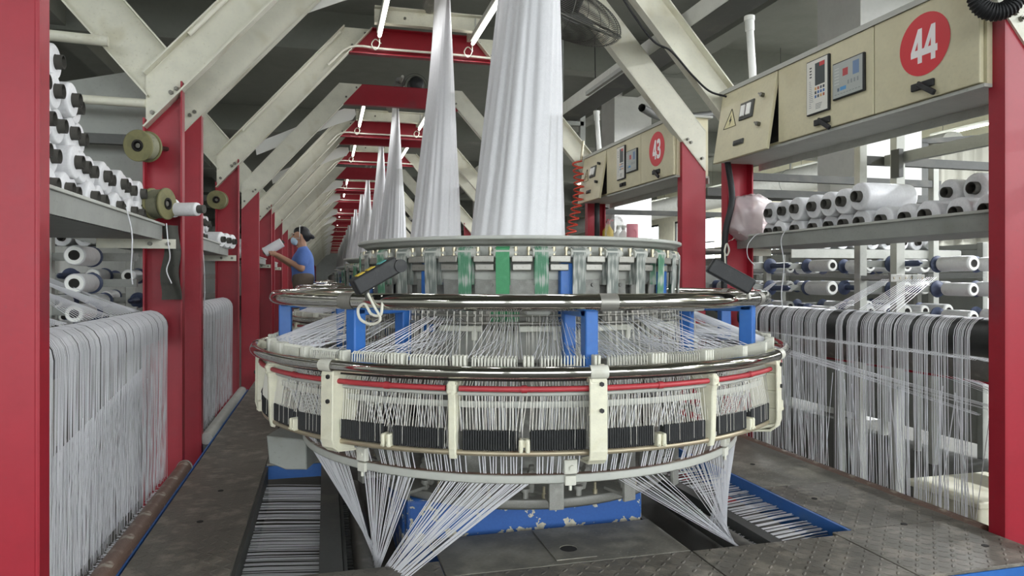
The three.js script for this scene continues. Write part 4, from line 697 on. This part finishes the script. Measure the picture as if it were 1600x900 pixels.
// yarn guides on the creels and the bundles of tapes they send to the rollers
{
  const plate = thing('yarn_guide', 'grey perforated guide plate crossing the right creel', 'guide', [3.0, 0.925, -3.12]); mesh('plate', [T(rbox(0.36, 0.04, 0.012, 0.003), 0, 0, 0, 0, 0.35)], M.dustySteel, plate); mesh('arm', [box(0.03, 0.03, 0.4, 0.05, 0, -0.2)], M.greyPaint, plate); for (let k = 0; k < 6; k++) mesh('hole', [T(cyl(0.006, 0.006, 0.004, 8, -0.15 + k * 0.06, 0, 0.006, PI / 2), 0, 0, 0, 0, 0.35)], M.rustyRod, plate);
  const s = new Strands(), go = (a, b, n, wa, wb) => { for (let k = 0; k < n; k++) { const u = k / Math.max(1, n - 1) - 0.5; s.tape([a.map((v, i) => v + wa[i] * u), b.map((v, i) => v + wb[i] * u)], 0.0034, 0.0008, [0.5, 0, 0.5]); } };
  go([2.92, 0.92, -3.17], [2.47, 0.775, -3.0], 6, [0.06, 0, 0], [0, 0, 0.1]); go([3.06, 0.92, -3.12], [2.47, 0.775, -2.78], 9, [0.16, 0, -0.03], [0, 0, 0.16]); go([3.14, 0.93, -3.1], [2.47, 0.775, -2.68], 5, [0.06, 0, 0], [0, 0, 0.1]);
  go([3.1, 0.935, -3.1], [3.6, 0.95, -2.3], 4, [0, 0.02, 0], [0, 0.03, 0]); go([2.95, 0.93, -3.2], [2.9, 0.96, -4.1], 4, [0, 0.02, 0.04], [0.1, 0.02, 0]);
  go([2.88, 0.9, -4.1], [2.44, 0.78, -3.72], 8, [0.05, 0.02, 0], [0, 0, 0.1]);
  tag(mesh('yarn_bundle', s.geometry, M.tape, null, { raw: true, stuff: true }), 'bundles of white tapes from the guide plate to the right roller', 'yarn');
  const q = new Strands(), go2 = (a, b, n, wb) => { for (let k = 0; k < n; k++) { const u = k / (n - 1) - 0.5; q.tape([a.map((v, i) => v + [0.02, 0.05, 0.05][i] * u), b.map((v, i) => v + wb[i] * u)], 0.0045, 0.0008, [0, 0.5, 0.5]); } };
  go2([-1.25, 1.0, -3.0], [-0.83, 0.772, -2.95], 12, [0, 0, 0.4]); go2([-1.5, 1.08, -3.3], [-0.84, 0.77, -3.4], 10, [0, 0, 0.35]); go2([-1.3, 0.98, -2.5], [-0.83, 0.772, -2.5], 12, [0, 0, 0.3]); go2([-1.6, 1.04, -3.9], [-0.84, 0.77, -3.6], 8, [0, 0, 0.1]);
  tag(mesh('yarn_bundle', q.geometry, M.tape, null, { raw: true, stuff: true }), 'bundles of white tapes slanting to the left roller under the shelf', 'yarn');
}

// ---------------------------------------------------------------- overhead: trays, conduits, pipes, fans, hall lamps
{
  const t = thing('cable_tray', 'long grey cable tray running overhead past both control cabinets', 'tray', [2.2, 2.42, -12]);
  mesh('floor', [box(0.2, 0.006, 22, 0, 0, 0)], M.darkGrey, t); mesh('side', [box(0.006, 0.11, 22, -0.1, 0.055, 0)], M.lightGrey, t); mesh('side', [box(0.006, 0.11, 22, 0.1, 0.055, 0)], M.lightGrey, t);
  for (const z of [8.9, 5.2, 2.4, -1.2]) mesh('hanger', [box(0.012, 2.2, 0.012, 0.12, 1.1, z), box(0.26, 0.02, 0.03, 0, -0.015, z)], M.greyPaint, t);
  for (const [d, x0] of [[3.62, 2.36], [6.0, 2.36]]) {
    const c = thing('conduit', d < 5 ? 'thick white conduit rising from the nearest control cabinet to the cable tray' : 'white conduit beside the red spiral hose rising to the cable tray', 'conduit', [x0, 2.0, -d]);
    mesh('pipe', [rod([0.04, 0.02, 0], [0, 0.4, 0.02], 0.021, 14)], M.white, c); mesh('collar', [rod([0.005, 0.35, 0.017], [0, 0.41, 0.02], 0.026, 14), cyl(0.03, 0.03, 0.025, 14, 0.0, 0.42, 0.02)], M.white, c);
  }
  // vertical post and cross piece of the tray support beyond the loom
  tag(mesh('tray_support', [box(0.05, 0.5, 0.05, 2.34, 2.25, -6.3), box(0.3, 0.04, 0.05, 2.2, 2.38, -6.3), box(0.03, 0.03, 1.0, 2.05, 2.42, -4.9)], M.greyPaint), 'grey bracket posts carrying the cable tray beyond the loom', 'bracket');
  tag(mesh('ceiling_cable', [tube([[4.6, 2.9, -7.5], [4.0, 2.75, -7.2], [3.4, 2.62, -6.8], [3.0, 2.6, -6.4]], 0.04, 8)], M.darkGrey), 'grey hose sagging under the ceiling behind the second cabinet', 'hose');
  tag(mesh('white_pipe', [rod([-4.5, 2.2, -6.2], [-0.86, 2.0, -5.3], 0.045, 12)], M.cream), 'upper cream pipe crossing behind the left frames', 'pipe');
  tag(mesh('white_pipe', [rod([-2.6, 1.83, -3.95], [-0.86, 1.79, -3.86], 0.022, 12)], M.cream), 'lower cream pipe reaching to the column with the olive spool', 'pipe');
  tag(mesh('top_pipe', [rod([-2.6, 2.06, -3.6], [-1.0, 2.05, -3.75], 0.025, 12)], M.cream), 'cream pipe high on the left above the bobbin stack', 'pipe');
  tag(mesh('duct_panel', [T(prism([[-1.4, 1.9], [-0.87, 2.03], [-0.87, 1.45], [-1.15, 1.1], [-1.9, 1.3], [-2.1, 1.72]], 0.02), 0, 0, -4.1)], M.greyPaint), 'flat grey sheet panel behind the bobbin stack on the left', 'panel');
  // ventilation duct under the right hall ceiling
  const dk = thing('air_duct', 'round grey air duct hanging in the right hall', 'duct', [10.6, 3.2, -22]); mesh('pipe', [cyl(0.3, 0.3, 24, 28, 0, 0, 0, PI / 2)], M.lightGrey, dk); for (let k = 0; k < 9; k++) { mesh('seam', [T(new THREE.TorusGeometry(0.302, 0.012, 6, 28), 0, 0, -10 + k * 2.5)], M.greyPaint, dk); mesh('hanger', [box(0.02, CEILING - 3.5, 0.04, 0, (CEILING - 3.5) / 2 + 0.3, -10 + k * 2.5)], M.greyPaint, dk); }
  let n = 0;
  for (const x of [-4.6, 7.2, 11.5]) for (let k = 0; k < 7; k++) {
    const z = 2 - k * 4.2, l = thing('hall_lamp', `${ordinal[k]} suspended tube from the camera in the ${x < 8 ? 'nearer' : 'farther'} row of the right hall`.replace(/nearer row of the right hall/, x < 0 ? 'row over the left creels' : '$&'), 'lamp', [x, 3.7, z]);
    mesh('housing', [rbox(0.12, 0.05, 1.5, 0.01, 0, 0.04, 0)], M.white, l); mesh('glass_tube', [cyl(0.018, 0.018, 1.45, 14, 0, 0, 0, PI / 2)], M.lampGlow, l); mesh('chain', [rod([0, 0.06, 0.5], [0, CEILING - 3.7, 0.5], 0.004, 5), rod([0, 0.06, -0.5], [0, CEILING - 3.7, -0.5], 0.004, 5)], M.wire, l);
    const a = new THREE.RectAreaLight(0xf8fbff, x < 0 ? HALL_POWER * 0.1 : HALL_POWER, 0.1, 1.45); a.position.set(0, -0.03, 0); a.rotation.set(-PI / 2, 0, 0); l.add(a);
  }
  for (const [x, y, z, label] of [[6.9, 3.05, -6.9, 'white enamel lamp shade hanging by the window at the right'], [3.6, 1.9, -9.2, 'small dark lamp shade hanging behind the red spiral hose']]) {
    const l = thing('pendant_lamp', label, 'lamp', [x, y, z]); mesh('shade', [lathe([[0.03, 0.16], [0.05, 0.13], [0.16, 0.02], [0.2, 0], [0.195, -0.004], [0.045, 0.12], [0.025, 0.15]], 28)], x > 5 ? M.white : M.darkGrey, l); mesh('socket', [cyl(0.03, 0.03, 0.08, 14, 0, 0.19, 0)], M.black, l); mesh('cord', [tube([[0, 0.2, 0], [0.02, 0.6, 0], [0, CEILING - y, 0]], 0.006, 6)], M.black, l);
  }
}
function cageFan(label, pos, rot, R) {
  const t = thing('wall_fan', label, 'fan', pos); t.rotation.set(...rot);
  const prof = (k) => { const q = k / 6 * PI * 0.5; return [R * Math.sin(q), 0.09 * Math.cos(q)]; };
  const wires = []; for (let s = -1; s <= 1; s += 2) { for (let k = 0; k < 26; k++) { const q = (k + 1) / 26 * PI / 2; wires.push(T(new THREE.TorusGeometry(R * Math.sin(q), 0.0016, 4, 48), 0, 0, s * R * 0.4 * Math.cos(q))); } for (let k = 0; k < 12; k++) { const pts = []; for (let j = 0; j <= 8; j++) { const q = j / 8 * PI / 2; pts.push([R * Math.sin(q) * Math.cos(k * PI / 6), R * Math.sin(q) * Math.sin(k * PI / 6), s * R * 0.4 * Math.cos(q)]); } wires.push(tube(pts, 0.0022, 4, 14)); } }
  mesh('wire_cage', wires, M.wire, t, { stuff: true }); mesh('rim', [new THREE.TorusGeometry(R, 0.006, 8, 64)], M.wire, t);
  const b = new THREE.Shape(); b.moveTo(0.03, -0.02); b.bezierCurveTo(0.1, -0.1, R * 0.85, -0.13, R * 0.9, 0.0); b.bezierCurveTo(R * 0.8, 0.09, 0.12, 0.06, 0.03, 0.02);
  const bg = ready(T(new THREE.ExtrudeGeometry(b, { depth: 0.004, bevelEnabled: false, curveSegments: 10 }), 0, 0, 0, 0.35)); for (let k = 0; k < 3; k++) { const m = share('blade', bg, M.darkGrey, t); m.rotation.z = k * 2.0944 + 0.4; }
  mesh('hub', [cyl(0.045, 0.045, 0.06, 20, 0, 0, 0, PI / 2)], M.darkGrey, t); mesh('motor', [T(lathe([[0, 0.17], [0.05, 0.165], [0.075, 0.13], [0.075, 0.02], [0, 0.02]], 20), 0, 0, 0, PI / 2)], M.black, t); mesh('arm', [rod([0, 0, 0.14], [0, 0.32, 0.22], 0.018, 10)], M.darkGrey, t);
  return t;
}
cageFan('big wire cage fan hanging beside the woven tube at the top', [1.36, 2.49, -3.95], [-1.05, 0.28, 0.3], 0.36);

// ---------------------------------------------------------------- small things on the columns
function spool(label, pos, rot) {
  const t = thing('wire_spool', label, 'spool', pos); t.rotation.set(...rot);
  const fl = [[0.026, 0], [0.07, 0], [0.074, 0.003], [0.074, 0.009], [0.07, 0.012], [0.026, 0.012]];
  mesh('flange', [T(lathe(fl, 36), 0, 0, 0, PI / 2)], M.olive, t); mesh('flange', [T(lathe(fl, 36), 0, 0, -0.07, PI / 2)], M.olive, t);
  mesh('winding', [T(lathe([[0.05, 0], ...Array.from({ length: 22 }, (_, k) => [0.064 + 0.003 * (k % 2), 0.002 + k * 0.0026]), [0.05, 0.06]], 32), 0, 0, -0.064, PI / 2)], M.oliveWire, t); mesh('sleeve', [T(lathe([[0.02, 0.016], [0.028, 0.016], [0.028, -0.09], [0.02, -0.09], [0.02, 0.016]].reverse(), 20), 0, 0, 0, PI / 2)], M.coreDark, t); mesh('peg', [cyl(0.012, 0.012, 0.24, 10, 0, 0, -0.11, PI / 2)], M.screw, t);
}
spool('olive wire spool on a peg of the near left column', [-0.845, 1.545, -3.66], [0.12, -0.35, 0]);
spool('olive wire spool on the second left column', [-0.83, 1.545, -6.0], [0.05, -0.1, 0]);
spool('olive spool lying against the bobbins at the left shelf end', [-0.72, 1.27, -3.6], [0, 1.2, 0]);
{
  const m = thing('bobbin', 'white bobbin on the red column above the left shelf end', 'bobbin', [-0.74, 1.25, -3.68], 1.2); mesh('yarn_package', [T(lathe([[0.01, 0], [0.03, 0], [0.032, 0.01], [0.032, 0.16], [0.03, 0.17], [0.01, 0.17]], 24), 0, 0, 0, PI / 2)], M.film, m); mesh('core', [cyl(0.02, 0.02, 0.23, 16, 0, 0, 0.085, PI / 2)], M.core, m);
  // rag
  const g = new THREE.BoxGeometry(0.085, 0.36, 0.02, 10, 24, 2), p = g.attributes.position; for (let i = 0; i < p.count; i++) { const x = p.getX(i), y = p.getY(i); const k = 0.78 + 0.22 * (0.18 - y) / 0.36; p.setXYZ(i, x * k + 0.006 * Math.sin(y * 30), y, p.getZ(i) * (1 + 0.6 * Math.sin(x * 60 + y * 9)) + 0.012 * Math.sin(x * 70 + y * 14) + 0.008 * noise.noise(x * 40, y * 30, 1)); } g.computeVertexNormals();
  tag(mesh('rag', T(g, -0.725, 1.0, -3.75), M.rag), 'dark grey rag hanging on the left column below the shelf bracket', 'rag');
  for (const [pts, label] of [[[[-0.75, 1.2, -3.05], [-0.73, 1.1, -3.05], [-0.725, 1.02, -3.03], [-0.735, 0.96, -3.06], [-0.72, 0.9, -3.02]], 'white thread curling down from the middle of the left shelf'], [[[-0.72, 1.18, -3.62], [-0.71, 1.1, -3.6], [-0.705, 1.02, -3.62], [-0.715, 0.96, -3.6], [-0.69, 0.9, -3.58]], 'white thread hanging from the far end of the left shelf'], [[[-0.73, 1.2, -4.6], [-0.71, 1.05, -4.6], [-0.7, 0.85, -4.58], [-0.71, 0.62, -4.6]], 'long white thread hanging from the second left shelf'], [[[2.43, 1.2, -3.35], [2.4, 1.14, -3.36], [2.41, 1.0, -3.35], [2.4, 0.82, -3.36], [2.41, 0.7, -3.34]], 'long white thread hanging from the right shelf'], [[[2.45, 1.185, -3.62], [2.43, 1.18, -3.63], [2.39, 1.12, -3.66], [2.39, 1.05, -3.66], [2.42, 1.0, -3.64]], 'short white thread looping under the right shelf']]) tag(mesh('loose_thread', [tube(pts, 0.0028, 5, 40)], M.tape), label, 'thread');
  tag(mesh('power_cable', [tube([[2.33, 1.62, -3.78], [2.36, 1.4, -3.78], [2.31, 1.2, -3.77], [2.3, 0.9, -3.77], [2.33, 0.4, -3.78]], 0.019, 10, 40)], M.rubber), 'thick black cable running down the red column under the 44 cabinet', 'cable');
  tag(mesh('power_cable', [tube([[2.42, 1.62, -6.12], [2.42, 1.2, -6.12], [2.42, 0.5, -6.12]], 0.024, 10, 20)], M.rubber), 'thick black cable on the red column under the 43 cabinet', 'cable');
  tag(mesh('cord_knot', [tube([[2.3, 1.12, -3.75], [2.285, 1.08, -3.74], [2.3, 1.06, -3.74], [2.315, 1.09, -3.74], [2.3, 1.13, -3.74], [2.285, 1.1, -3.735], [2.29, 1.0, -3.74]], 0.005, 6, 50)], M.cableWhite), 'white cord knotted round the black cable', 'cord');
  tag(mesh('black_wire', [tube([[1.5, 2.75, -3.79], [1.85, 2.3, -3.78], [1.95, 2.26, -3.78], [2.1, 2.12, -3.78], [2.2, 2.03, -3.76], [2.3, 2.0, -3.74]], 0.006, 6, 50)], M.rubber), 'thin black wire running down the cream beam to the 44 cabinet', 'wire');
  // spiral hose
  const pts = []; for (let k = 0; k <= 14 * 12; k++) { const q = k / 12 * 2 * PI, u = k / 168; pts.push([2.18 + 0.042 * Math.cos(q) + 0.03 * Math.sin(u * 5) - u * 0.04, 1.98 - u * 0.8, -6.0 + 0.042 * Math.sin(q)]); }
  const h = thing('spiral_hose', 'red coiled air hose hanging beside the 43 cabinet', 'hose', [0, 0, 0]); mesh('coil', [new THREE.TubeGeometry(new THREE.CatmullRomCurve3(pts.map(V)), 500, 0.0075, 7)], std({ color: 0xd64a36, roughness: 0.45 }), h); mesh('coupling', [rod([2.22, 1.99, -6.0], [2.24, 2.16, -6.0], 0.012, 10)], M.brass, h);
  for (let k = 0; k < 6; k++) { const z = -0.6 - k * 2.45, g = thing('guard_screen', `${ordinal[k]} grey sheet screen from the camera in the row behind the right creels`, 'screen', [4.86, PIT, z]); mesh('panel', [rbox(0.02, 1.5, 2.3, 0.004, 0, 0.85, 0)], M.greyPaint, g); for (const s of [-1, 1]) mesh('post', [rbox(0.05, 1.65, 0.05, 0.004, 0, 0.825, s * 1.17)], M.greyPaint, g); mesh('rail', [box(0.04, 0.04, 2.3, 0, 1.62, 0)], M.greyPaint, g); }
  for (let k = 0; k < 3; k++) { const g = thing('guard_screen', `${['near', 'middle', 'far'][k]} grey sheet screen standing crosswise behind the right creels`, 'screen', [3.7 + 0.0 * k, PIT, [-7.6, -13.6, -19.6][k]]); mesh('panel', [rbox(2.2, 1.45, 0.02, 0.004, 0, 0.8, 0)], M.greyPaint, g); for (const s of [-1, 1]) mesh('post', [rbox(0.05, 1.6, 0.05, 0.004, s * 1.1, 0.8, 0)], M.greyPaint, g); }
  // ribbed hose roll on the right near column
  const w = thing('ribbed_roll', 'black ribbed hose ring hung at the top of the right red column', 'hose', [2.245, 1.905, -1.945], -0.5); const gw = []; gw.push(new THREE.TorusGeometry(0.062, 0.028, 12, 48)); for (let k = 0; k < 40; k++) { const q = k / 40 * 2 * PI; gw.push(T(T(new THREE.TorusGeometry(0.028, 0.004, 5, 12), 0.062, 0, 0, PI / 2), 0, 0, 0, 0, 0, q)); } mesh('ring', gw, M.rubber, w); mesh('hook', [rod([0, 0.03, -0.06], [0, 0.03, 0.05], 0.012)], M.steel, w);
  // metal frames standing further right
  const fr = thing('steel_stand', 'grey steel stand with a high side rail beyond the right bobbins', 'stand', [0, 0, 0]); mesh('post', [rbox(0.06, 1.95 - PIT, 0.05, 0.004, 3.2, (1.72 + PIT) / 2, -3.4)], M.lightGrey, fr); mesh('rail', [box(0.04, 0.06, 2.2, 3.22, 1.62, -2.4)], M.greyPaint, fr); mesh('clip', [box(0.03, 0.16, 0.06, 3.16, 1.58, -3.36)], M.darkGrey, fr);
  const f2 = thing('steel_stand', 'dark steel shelf frame between the columns on the right', 'stand', [0, 0, 0]); mesh('post', [rbox(0.06, 1.75 - PIT, 0.06, 0.004, 3.0, (1.75 + PIT) / 2, -4.62)], M.lightGrey, f2); mesh('shelf_rail', [box(2.4, 0.06, 0.2, 3.9, 1.56, -4.75)], M.darkGrey, f2);
  // colour on the far right wall
  for (const [z, c, l] of [[-17.2, M.red, 'red upright board standing against the far cream wall'], [-16.6, M.blue, 'blue upright board beside the red one at the far cream wall']]) tag(mesh('board', [rbox(0.08, 4.6, 0.35, 0.01, 13.95, 1.85, z)], c), l, 'board');
  tag(mesh('notice', [rbox(0.02, 0.34, 0.42, 0.004, 4.98, 1.75, -5.95)], M.white), 'white notice sheet fixed low on the near concrete pillar', 'notice');
  // grey curtained partition by the window
  const pa = thing('partition', 'dark framed partition with grey curtains right of the pillar', 'partition', [0, 0, 0]);
  const wave = new THREE.PlaneGeometry(3.2, 2.2, 80, 1), wp = wave.attributes.position; for (let i = 0; i < wp.count; i++) wp.setZ(i, 0.05 * Math.sin(wp.getX(i) * 22) + 0.02 * Math.sin(wp.getX(i) * 51)); wave.computeVertexNormals();
  mesh('curtain', [T(wave, 9.2, 1.9, -8.6, 0, -0.7)], std({ color: 0x9c9b90, roughness: 0.9, side: THREE.DoubleSide }), pa);
  mesh('frame', [-1.6, -0.45, 0.75, 1.6].map((k) => T(box(0.09, 3.4, 0.09, k, 0, 0.12), 9.2, 1.3, -8.6, 0, -0.7)).concat([0.75, 1.6, 3.0].map((y) => T(box(3.3, 0.07, 0.09, 0, 0, 0.12), 9.2, y, -8.6, 0, -0.7))), M.darkGrey, pa);
}

// ---------------------------------------------------------------- the woman at the left shelf, facing the bobbins
{
  const P = thing('person', 'woman in blue shirt and mask, hair in a bun, holding a white bobbin', 'person', [-0.3, 0, -8.98]);
  // joints: x towards the shelf is negative, z towards the camera is positive
  const skin = [], shirt = [], pants = [], hair = [];
  const bone = (list, a, b, ra, rb) => list.push([a, b, ra, rb]);
  const neck = [0.03, 1.3, 0], head = [0.0, 1.43, 0], hipL = [0.03, 0.84, 0.08], hipR = [0.03, 0.84, -0.08], kneeL = [0.0, 0.46, 0.09], kneeR = [0.02, 0.46, -0.09], anL = [0.04, 0.08, 0.09], anR = [0.05, 0.08, -0.09];
  const shL = [0.05, 1.24, 0.15], shR = [0.05, 1.24, -0.15], elL = [0.02, 1.05, 0.2], elR = [-0.03, 1.04, -0.18], haL = [-0.24, 1.2, 0.12], haR = [-0.3, 1.22, -0.06];
  bone(skin, [0.035, 1.2, 0], neck, 0.06, 0.047); bone(skin, neck, [0.02, 1.37, 0], 0.047, 0.048);
  bone(skin, [0.01, 1.45, 0], [0.03, 1.46, 0], 0.083, 0.08); bone(skin, [-0.045, 1.4, 0], [-0.03, 1.37, 0], 0.045, 0.04); bone(skin, [-0.098, 1.41, 0], [-0.08, 1.435, 0], 0.012, 0.014);
  bone(skin, shL, elL, 0.045, 0.036); bone(skin, elL, haL, 0.037, 0.026); bone(skin, shR, elR, 0.045, 0.036); bone(skin, elR, haR, 0.037, 0.026);
  bone(skin, [0.035, 1.2, 0.1], [0.035, 1.2, -0.1], 0.07, 0.07); bone(skin, [0.03, 1.1, 0], [0.03, 0.88, 0], 0.11, 0.12);
  bone(skin, hipL, kneeL, 0.085, 0.055); bone(skin, kneeL, anL, 0.055, 0.036); bone(skin, hipR, kneeR, 0.085, 0.055); bone(skin, kneeR, anR, 0.055, 0.036);
  for (const [an, s] of [[anL, 1], [anR, -1]]) bone(skin, [an[0], 0.04, an[2]], [an[0] - 0.16, 0.028, an[2]], 0.04, 0.028);
  bone(shirt, [0.045, 1.19, 0.11], [0.045, 1.19, -0.11], 0.085, 0.085); bone(shirt, [0.035, 1.13, 0.03], [0.04, 0.92, 0.03], 0.115, 0.125); bone(shirt, [0.035, 1.13, -0.03], [0.04, 0.92, -0.03], 0.115, 0.125); bone(shirt, shL, [0.03, 1.12, 0.185], 0.062, 0.06); bone(shirt, shR, [0.0, 1.12, -0.18], 0.062, 0.06); bone(shirt, [0.045, 1.24, 0], [0.035, 1.285, 0], 0.065, 0.056); bone(shirt, [0.0, 1.1, 0.05], [0.0, 1.1, -0.05], 0.09, 0.09);
  bone(pants, [0.04, 0.93, 0.04], [0.04, 0.93, -0.04], 0.128, 0.128); bone(pants, [0.03, 0.84, 0.07], kneeL, 0.105, 0.075); bone(pants, [0.03, 0.84, -0.07], kneeR, 0.105, 0.075); bone(pants, kneeL, [0.04, 0.12, 0.09], 0.075, 0.062); bone(pants, kneeR, [0.05, 0.12, -0.09], 0.075, 0.062);
  bone(hair, [0.035, 1.472, 0.0], [0.04, 1.46, 0], 0.082, 0.08); bone(hair, [-0.02, 1.495, 0], [0.03, 1.49, 0], 0.052, 0.064); bone(hair, [0.07, 1.43, 0], [0.08, 1.41, 0], 0.04, 0.034); bone(hair, [0.128, 1.44, 0], [0.15, 1.43, 0.01], 0.026, 0.024);
  const field = (bones, cell, k, lo, hi) => {
    const c = lo.map((v, i) => (v + hi[i]) / 2), half = Math.max(...lo.map((v, i) => (hi[i] - v) / 2)) * 1.05, res = Math.ceil(half * 2 / cell);
    const mc = new MarchingCubes(res, M.white, false, false, 400000); mc.isolation = 0;
    for (let z = 0; z < res; z++) for (let y = 0; y < res; y++) for (let x = 0; x < res; x++) {
      const p = [c[0] + (x / res * 2 - 1) * half, c[1] + (y / res * 2 - 1) * half, c[2] + (z / res * 2 - 1) * half]; let sum = 0, best = 9;
      if (p[0] < lo[0] - 0.05 || p[0] > hi[0] + 0.05 || p[2] < lo[2] - 0.05 || p[2] > hi[2] + 0.05) { mc.field[x + y * res + z * res * res] = -1; continue; }
      for (const [a, b, ra, rb] of bones) {
        const ab = [b[0] - a[0], b[1] - a[1], b[2] - a[2]], ap = [p[0] - a[0], p[1] - a[1], p[2] - a[2]], t = Math.max(0, Math.min(1, (ap[0] * ab[0] + ap[1] * ab[1] + ap[2] * ab[2]) / (ab[0] ** 2 + ab[1] ** 2 + ab[2] ** 2 + 1e-9)));
        const d = Math.hypot(ap[0] - ab[0] * t, ap[1] - ab[1] * t, ap[2] - ab[2] * t) - (ra + (rb - ra) * t); best = Math.min(best, d); sum += Math.exp(-d / k);
      }
      mc.field[x + y * res + z * res * res] = sum > 0 ? k * Math.log(sum) : -best;
    }
    mc.update(); const n = mc.count, g = new THREE.BufferGeometry();
    g.setAttribute('position', new THREE.BufferAttribute(mc.positionArray.slice(0, n * 3).map((v, i) => v * half + c[i % 3]), 3)); g.setAttribute('normal', new THREE.BufferAttribute(mc.normalArray.slice(0, n * 3), 3)); return metreUV(plain(g));
  };
  const skinM = std({ color: 0xb98e74, roughness: 0.6 });
  // hands: a palm, four fingers closed round the bobbin and a thumb
  const hands = [];
  for (const [h, s] of [[haL, 1], [haR, -1]]) {
    const pc = [h[0] - 0.05, h[1] + 0.02, h[2] - 0.01 * s]; bone(hands, h, pc, 0.024, 0.026); bone(hands, [pc[0], pc[1], pc[2]], [pc[0] - 0.03, pc[1] + 0.02, pc[2]], 0.026, 0.022);
    for (let f = 0; f < 4; f++) { const b0 = [pc[0] - 0.035 + f * 0.008, pc[1] + 0.04 - f * 0.02, pc[2] + 0.012 * s], len = [0.9, 1, 0.95, 0.75][f], m = [b0[0] - 0.035 * len, b0[1] + 0.012, b0[2] + 0.004 * s], e = [m[0] - 0.02 * len, m[1] + 0.004, m[2] - 0.024 * s]; bone(hands, b0, m, 0.009, 0.008); bone(hands, m, e, 0.008, 0.007); }
    bone(hands, [pc[0] + 0.005, pc[1] + 0.025, pc[2]], [pc[0] - 0.02, pc[1] + 0.06, pc[2] - 0.01 * s], 0.011, 0.009);
  }
  const body = join([field(skin, 0.013, 0.012, [-0.4, 0, -0.32], [0.25, 1.57, 0.32]), field(hands, 0.005, 0.003, [-0.48, 1.12, -0.15], [-0.2, 1.36, 0.2])]);
  const b = mesh('body', body, skinM, P, { raw: true });
  mesh('blue_shirt', field(shirt, 0.011, 0.02, [-0.15, 0.75, -0.28], [0.2, 1.4, 0.28]), std({ map: painted(0x5f7fc4, 0x4c69a8, 0.5, 71, 128, 4), roughness: 0.85 }), P, { raw: true });
  mesh('trousers', field(pants, 0.012, 0.02, [-0.15, 0.04, -0.25], [0.25, 1.08, 0.25]), std({ map: painted(0x6e6358, 0x585048, 0.5, 72, 128, 4), roughness: 0.9 }), P, { raw: true });
  mesh('hair', field(hair, 0.009, 0.012, [-0.1, 1.3, -0.13], [0.22, 1.6, 0.13]), std({ color: 0x17161a, roughness: 0.5 }), P, { raw: true });
  mesh('hair_band', [T(new THREE.TorusGeometry(0.096, 0.005, 6, 32), 0.0, 1.475, 0, 0.0, PI / 2, 0.3)].map((g) => g), M.white, P);
  mesh('face_mask', [T(new THREE.SphereGeometry(0.058, 20, 14), -0.05, 1.385, 0).scale(1, 1, 1)], std({ color: 0xb9d2e6, roughness: 0.8 }), P);
  mesh('mask_strap', [T(new THREE.TorusGeometry(0.085, 0.0025, 5, 28, PI), 0.0, 1.41, 0.0, PI / 2, 0, PI / 2)], M.white, P);
  for (const s of [1, -1]) { mesh('eye', [T(new THREE.SphereGeometry(0.009, 10, 8), -0.07, 1.455, 0.033 * s)], M.black, P); mesh('ear', [T(new THREE.SphereGeometry(0.02, 12, 10).scale(0.8, 1.3, 0.4), 0.015, 1.43, 0.084 * s)], skinM, P); }
  for (const s of [1, -1]) mesh('shoe', [rbox(0.25, 0.075, 0.095, 0.03, -0.045, 0.038, 0.09 * s)], M.black, P);
  const bb = copy(proto, 'bobbin', 'white bobbin held up in the hands of the woman in blue', [-0.35, 1.235, -8.9]); bb.rotation.set(0, 0, 0); bb.rotation.order = 'YXZ'; bb.rotation.y = rad(90); bb.rotation.x = rad(-32); bb.position.set(-0.5, 1.36, -8.9); bb.userData.group = undefined; delete bb.userData.group;
}

scene.traverse((o) => { if (o.isMesh) o.castShadow = o.receiveShadow = true; });
renderer.render(scene, camera);
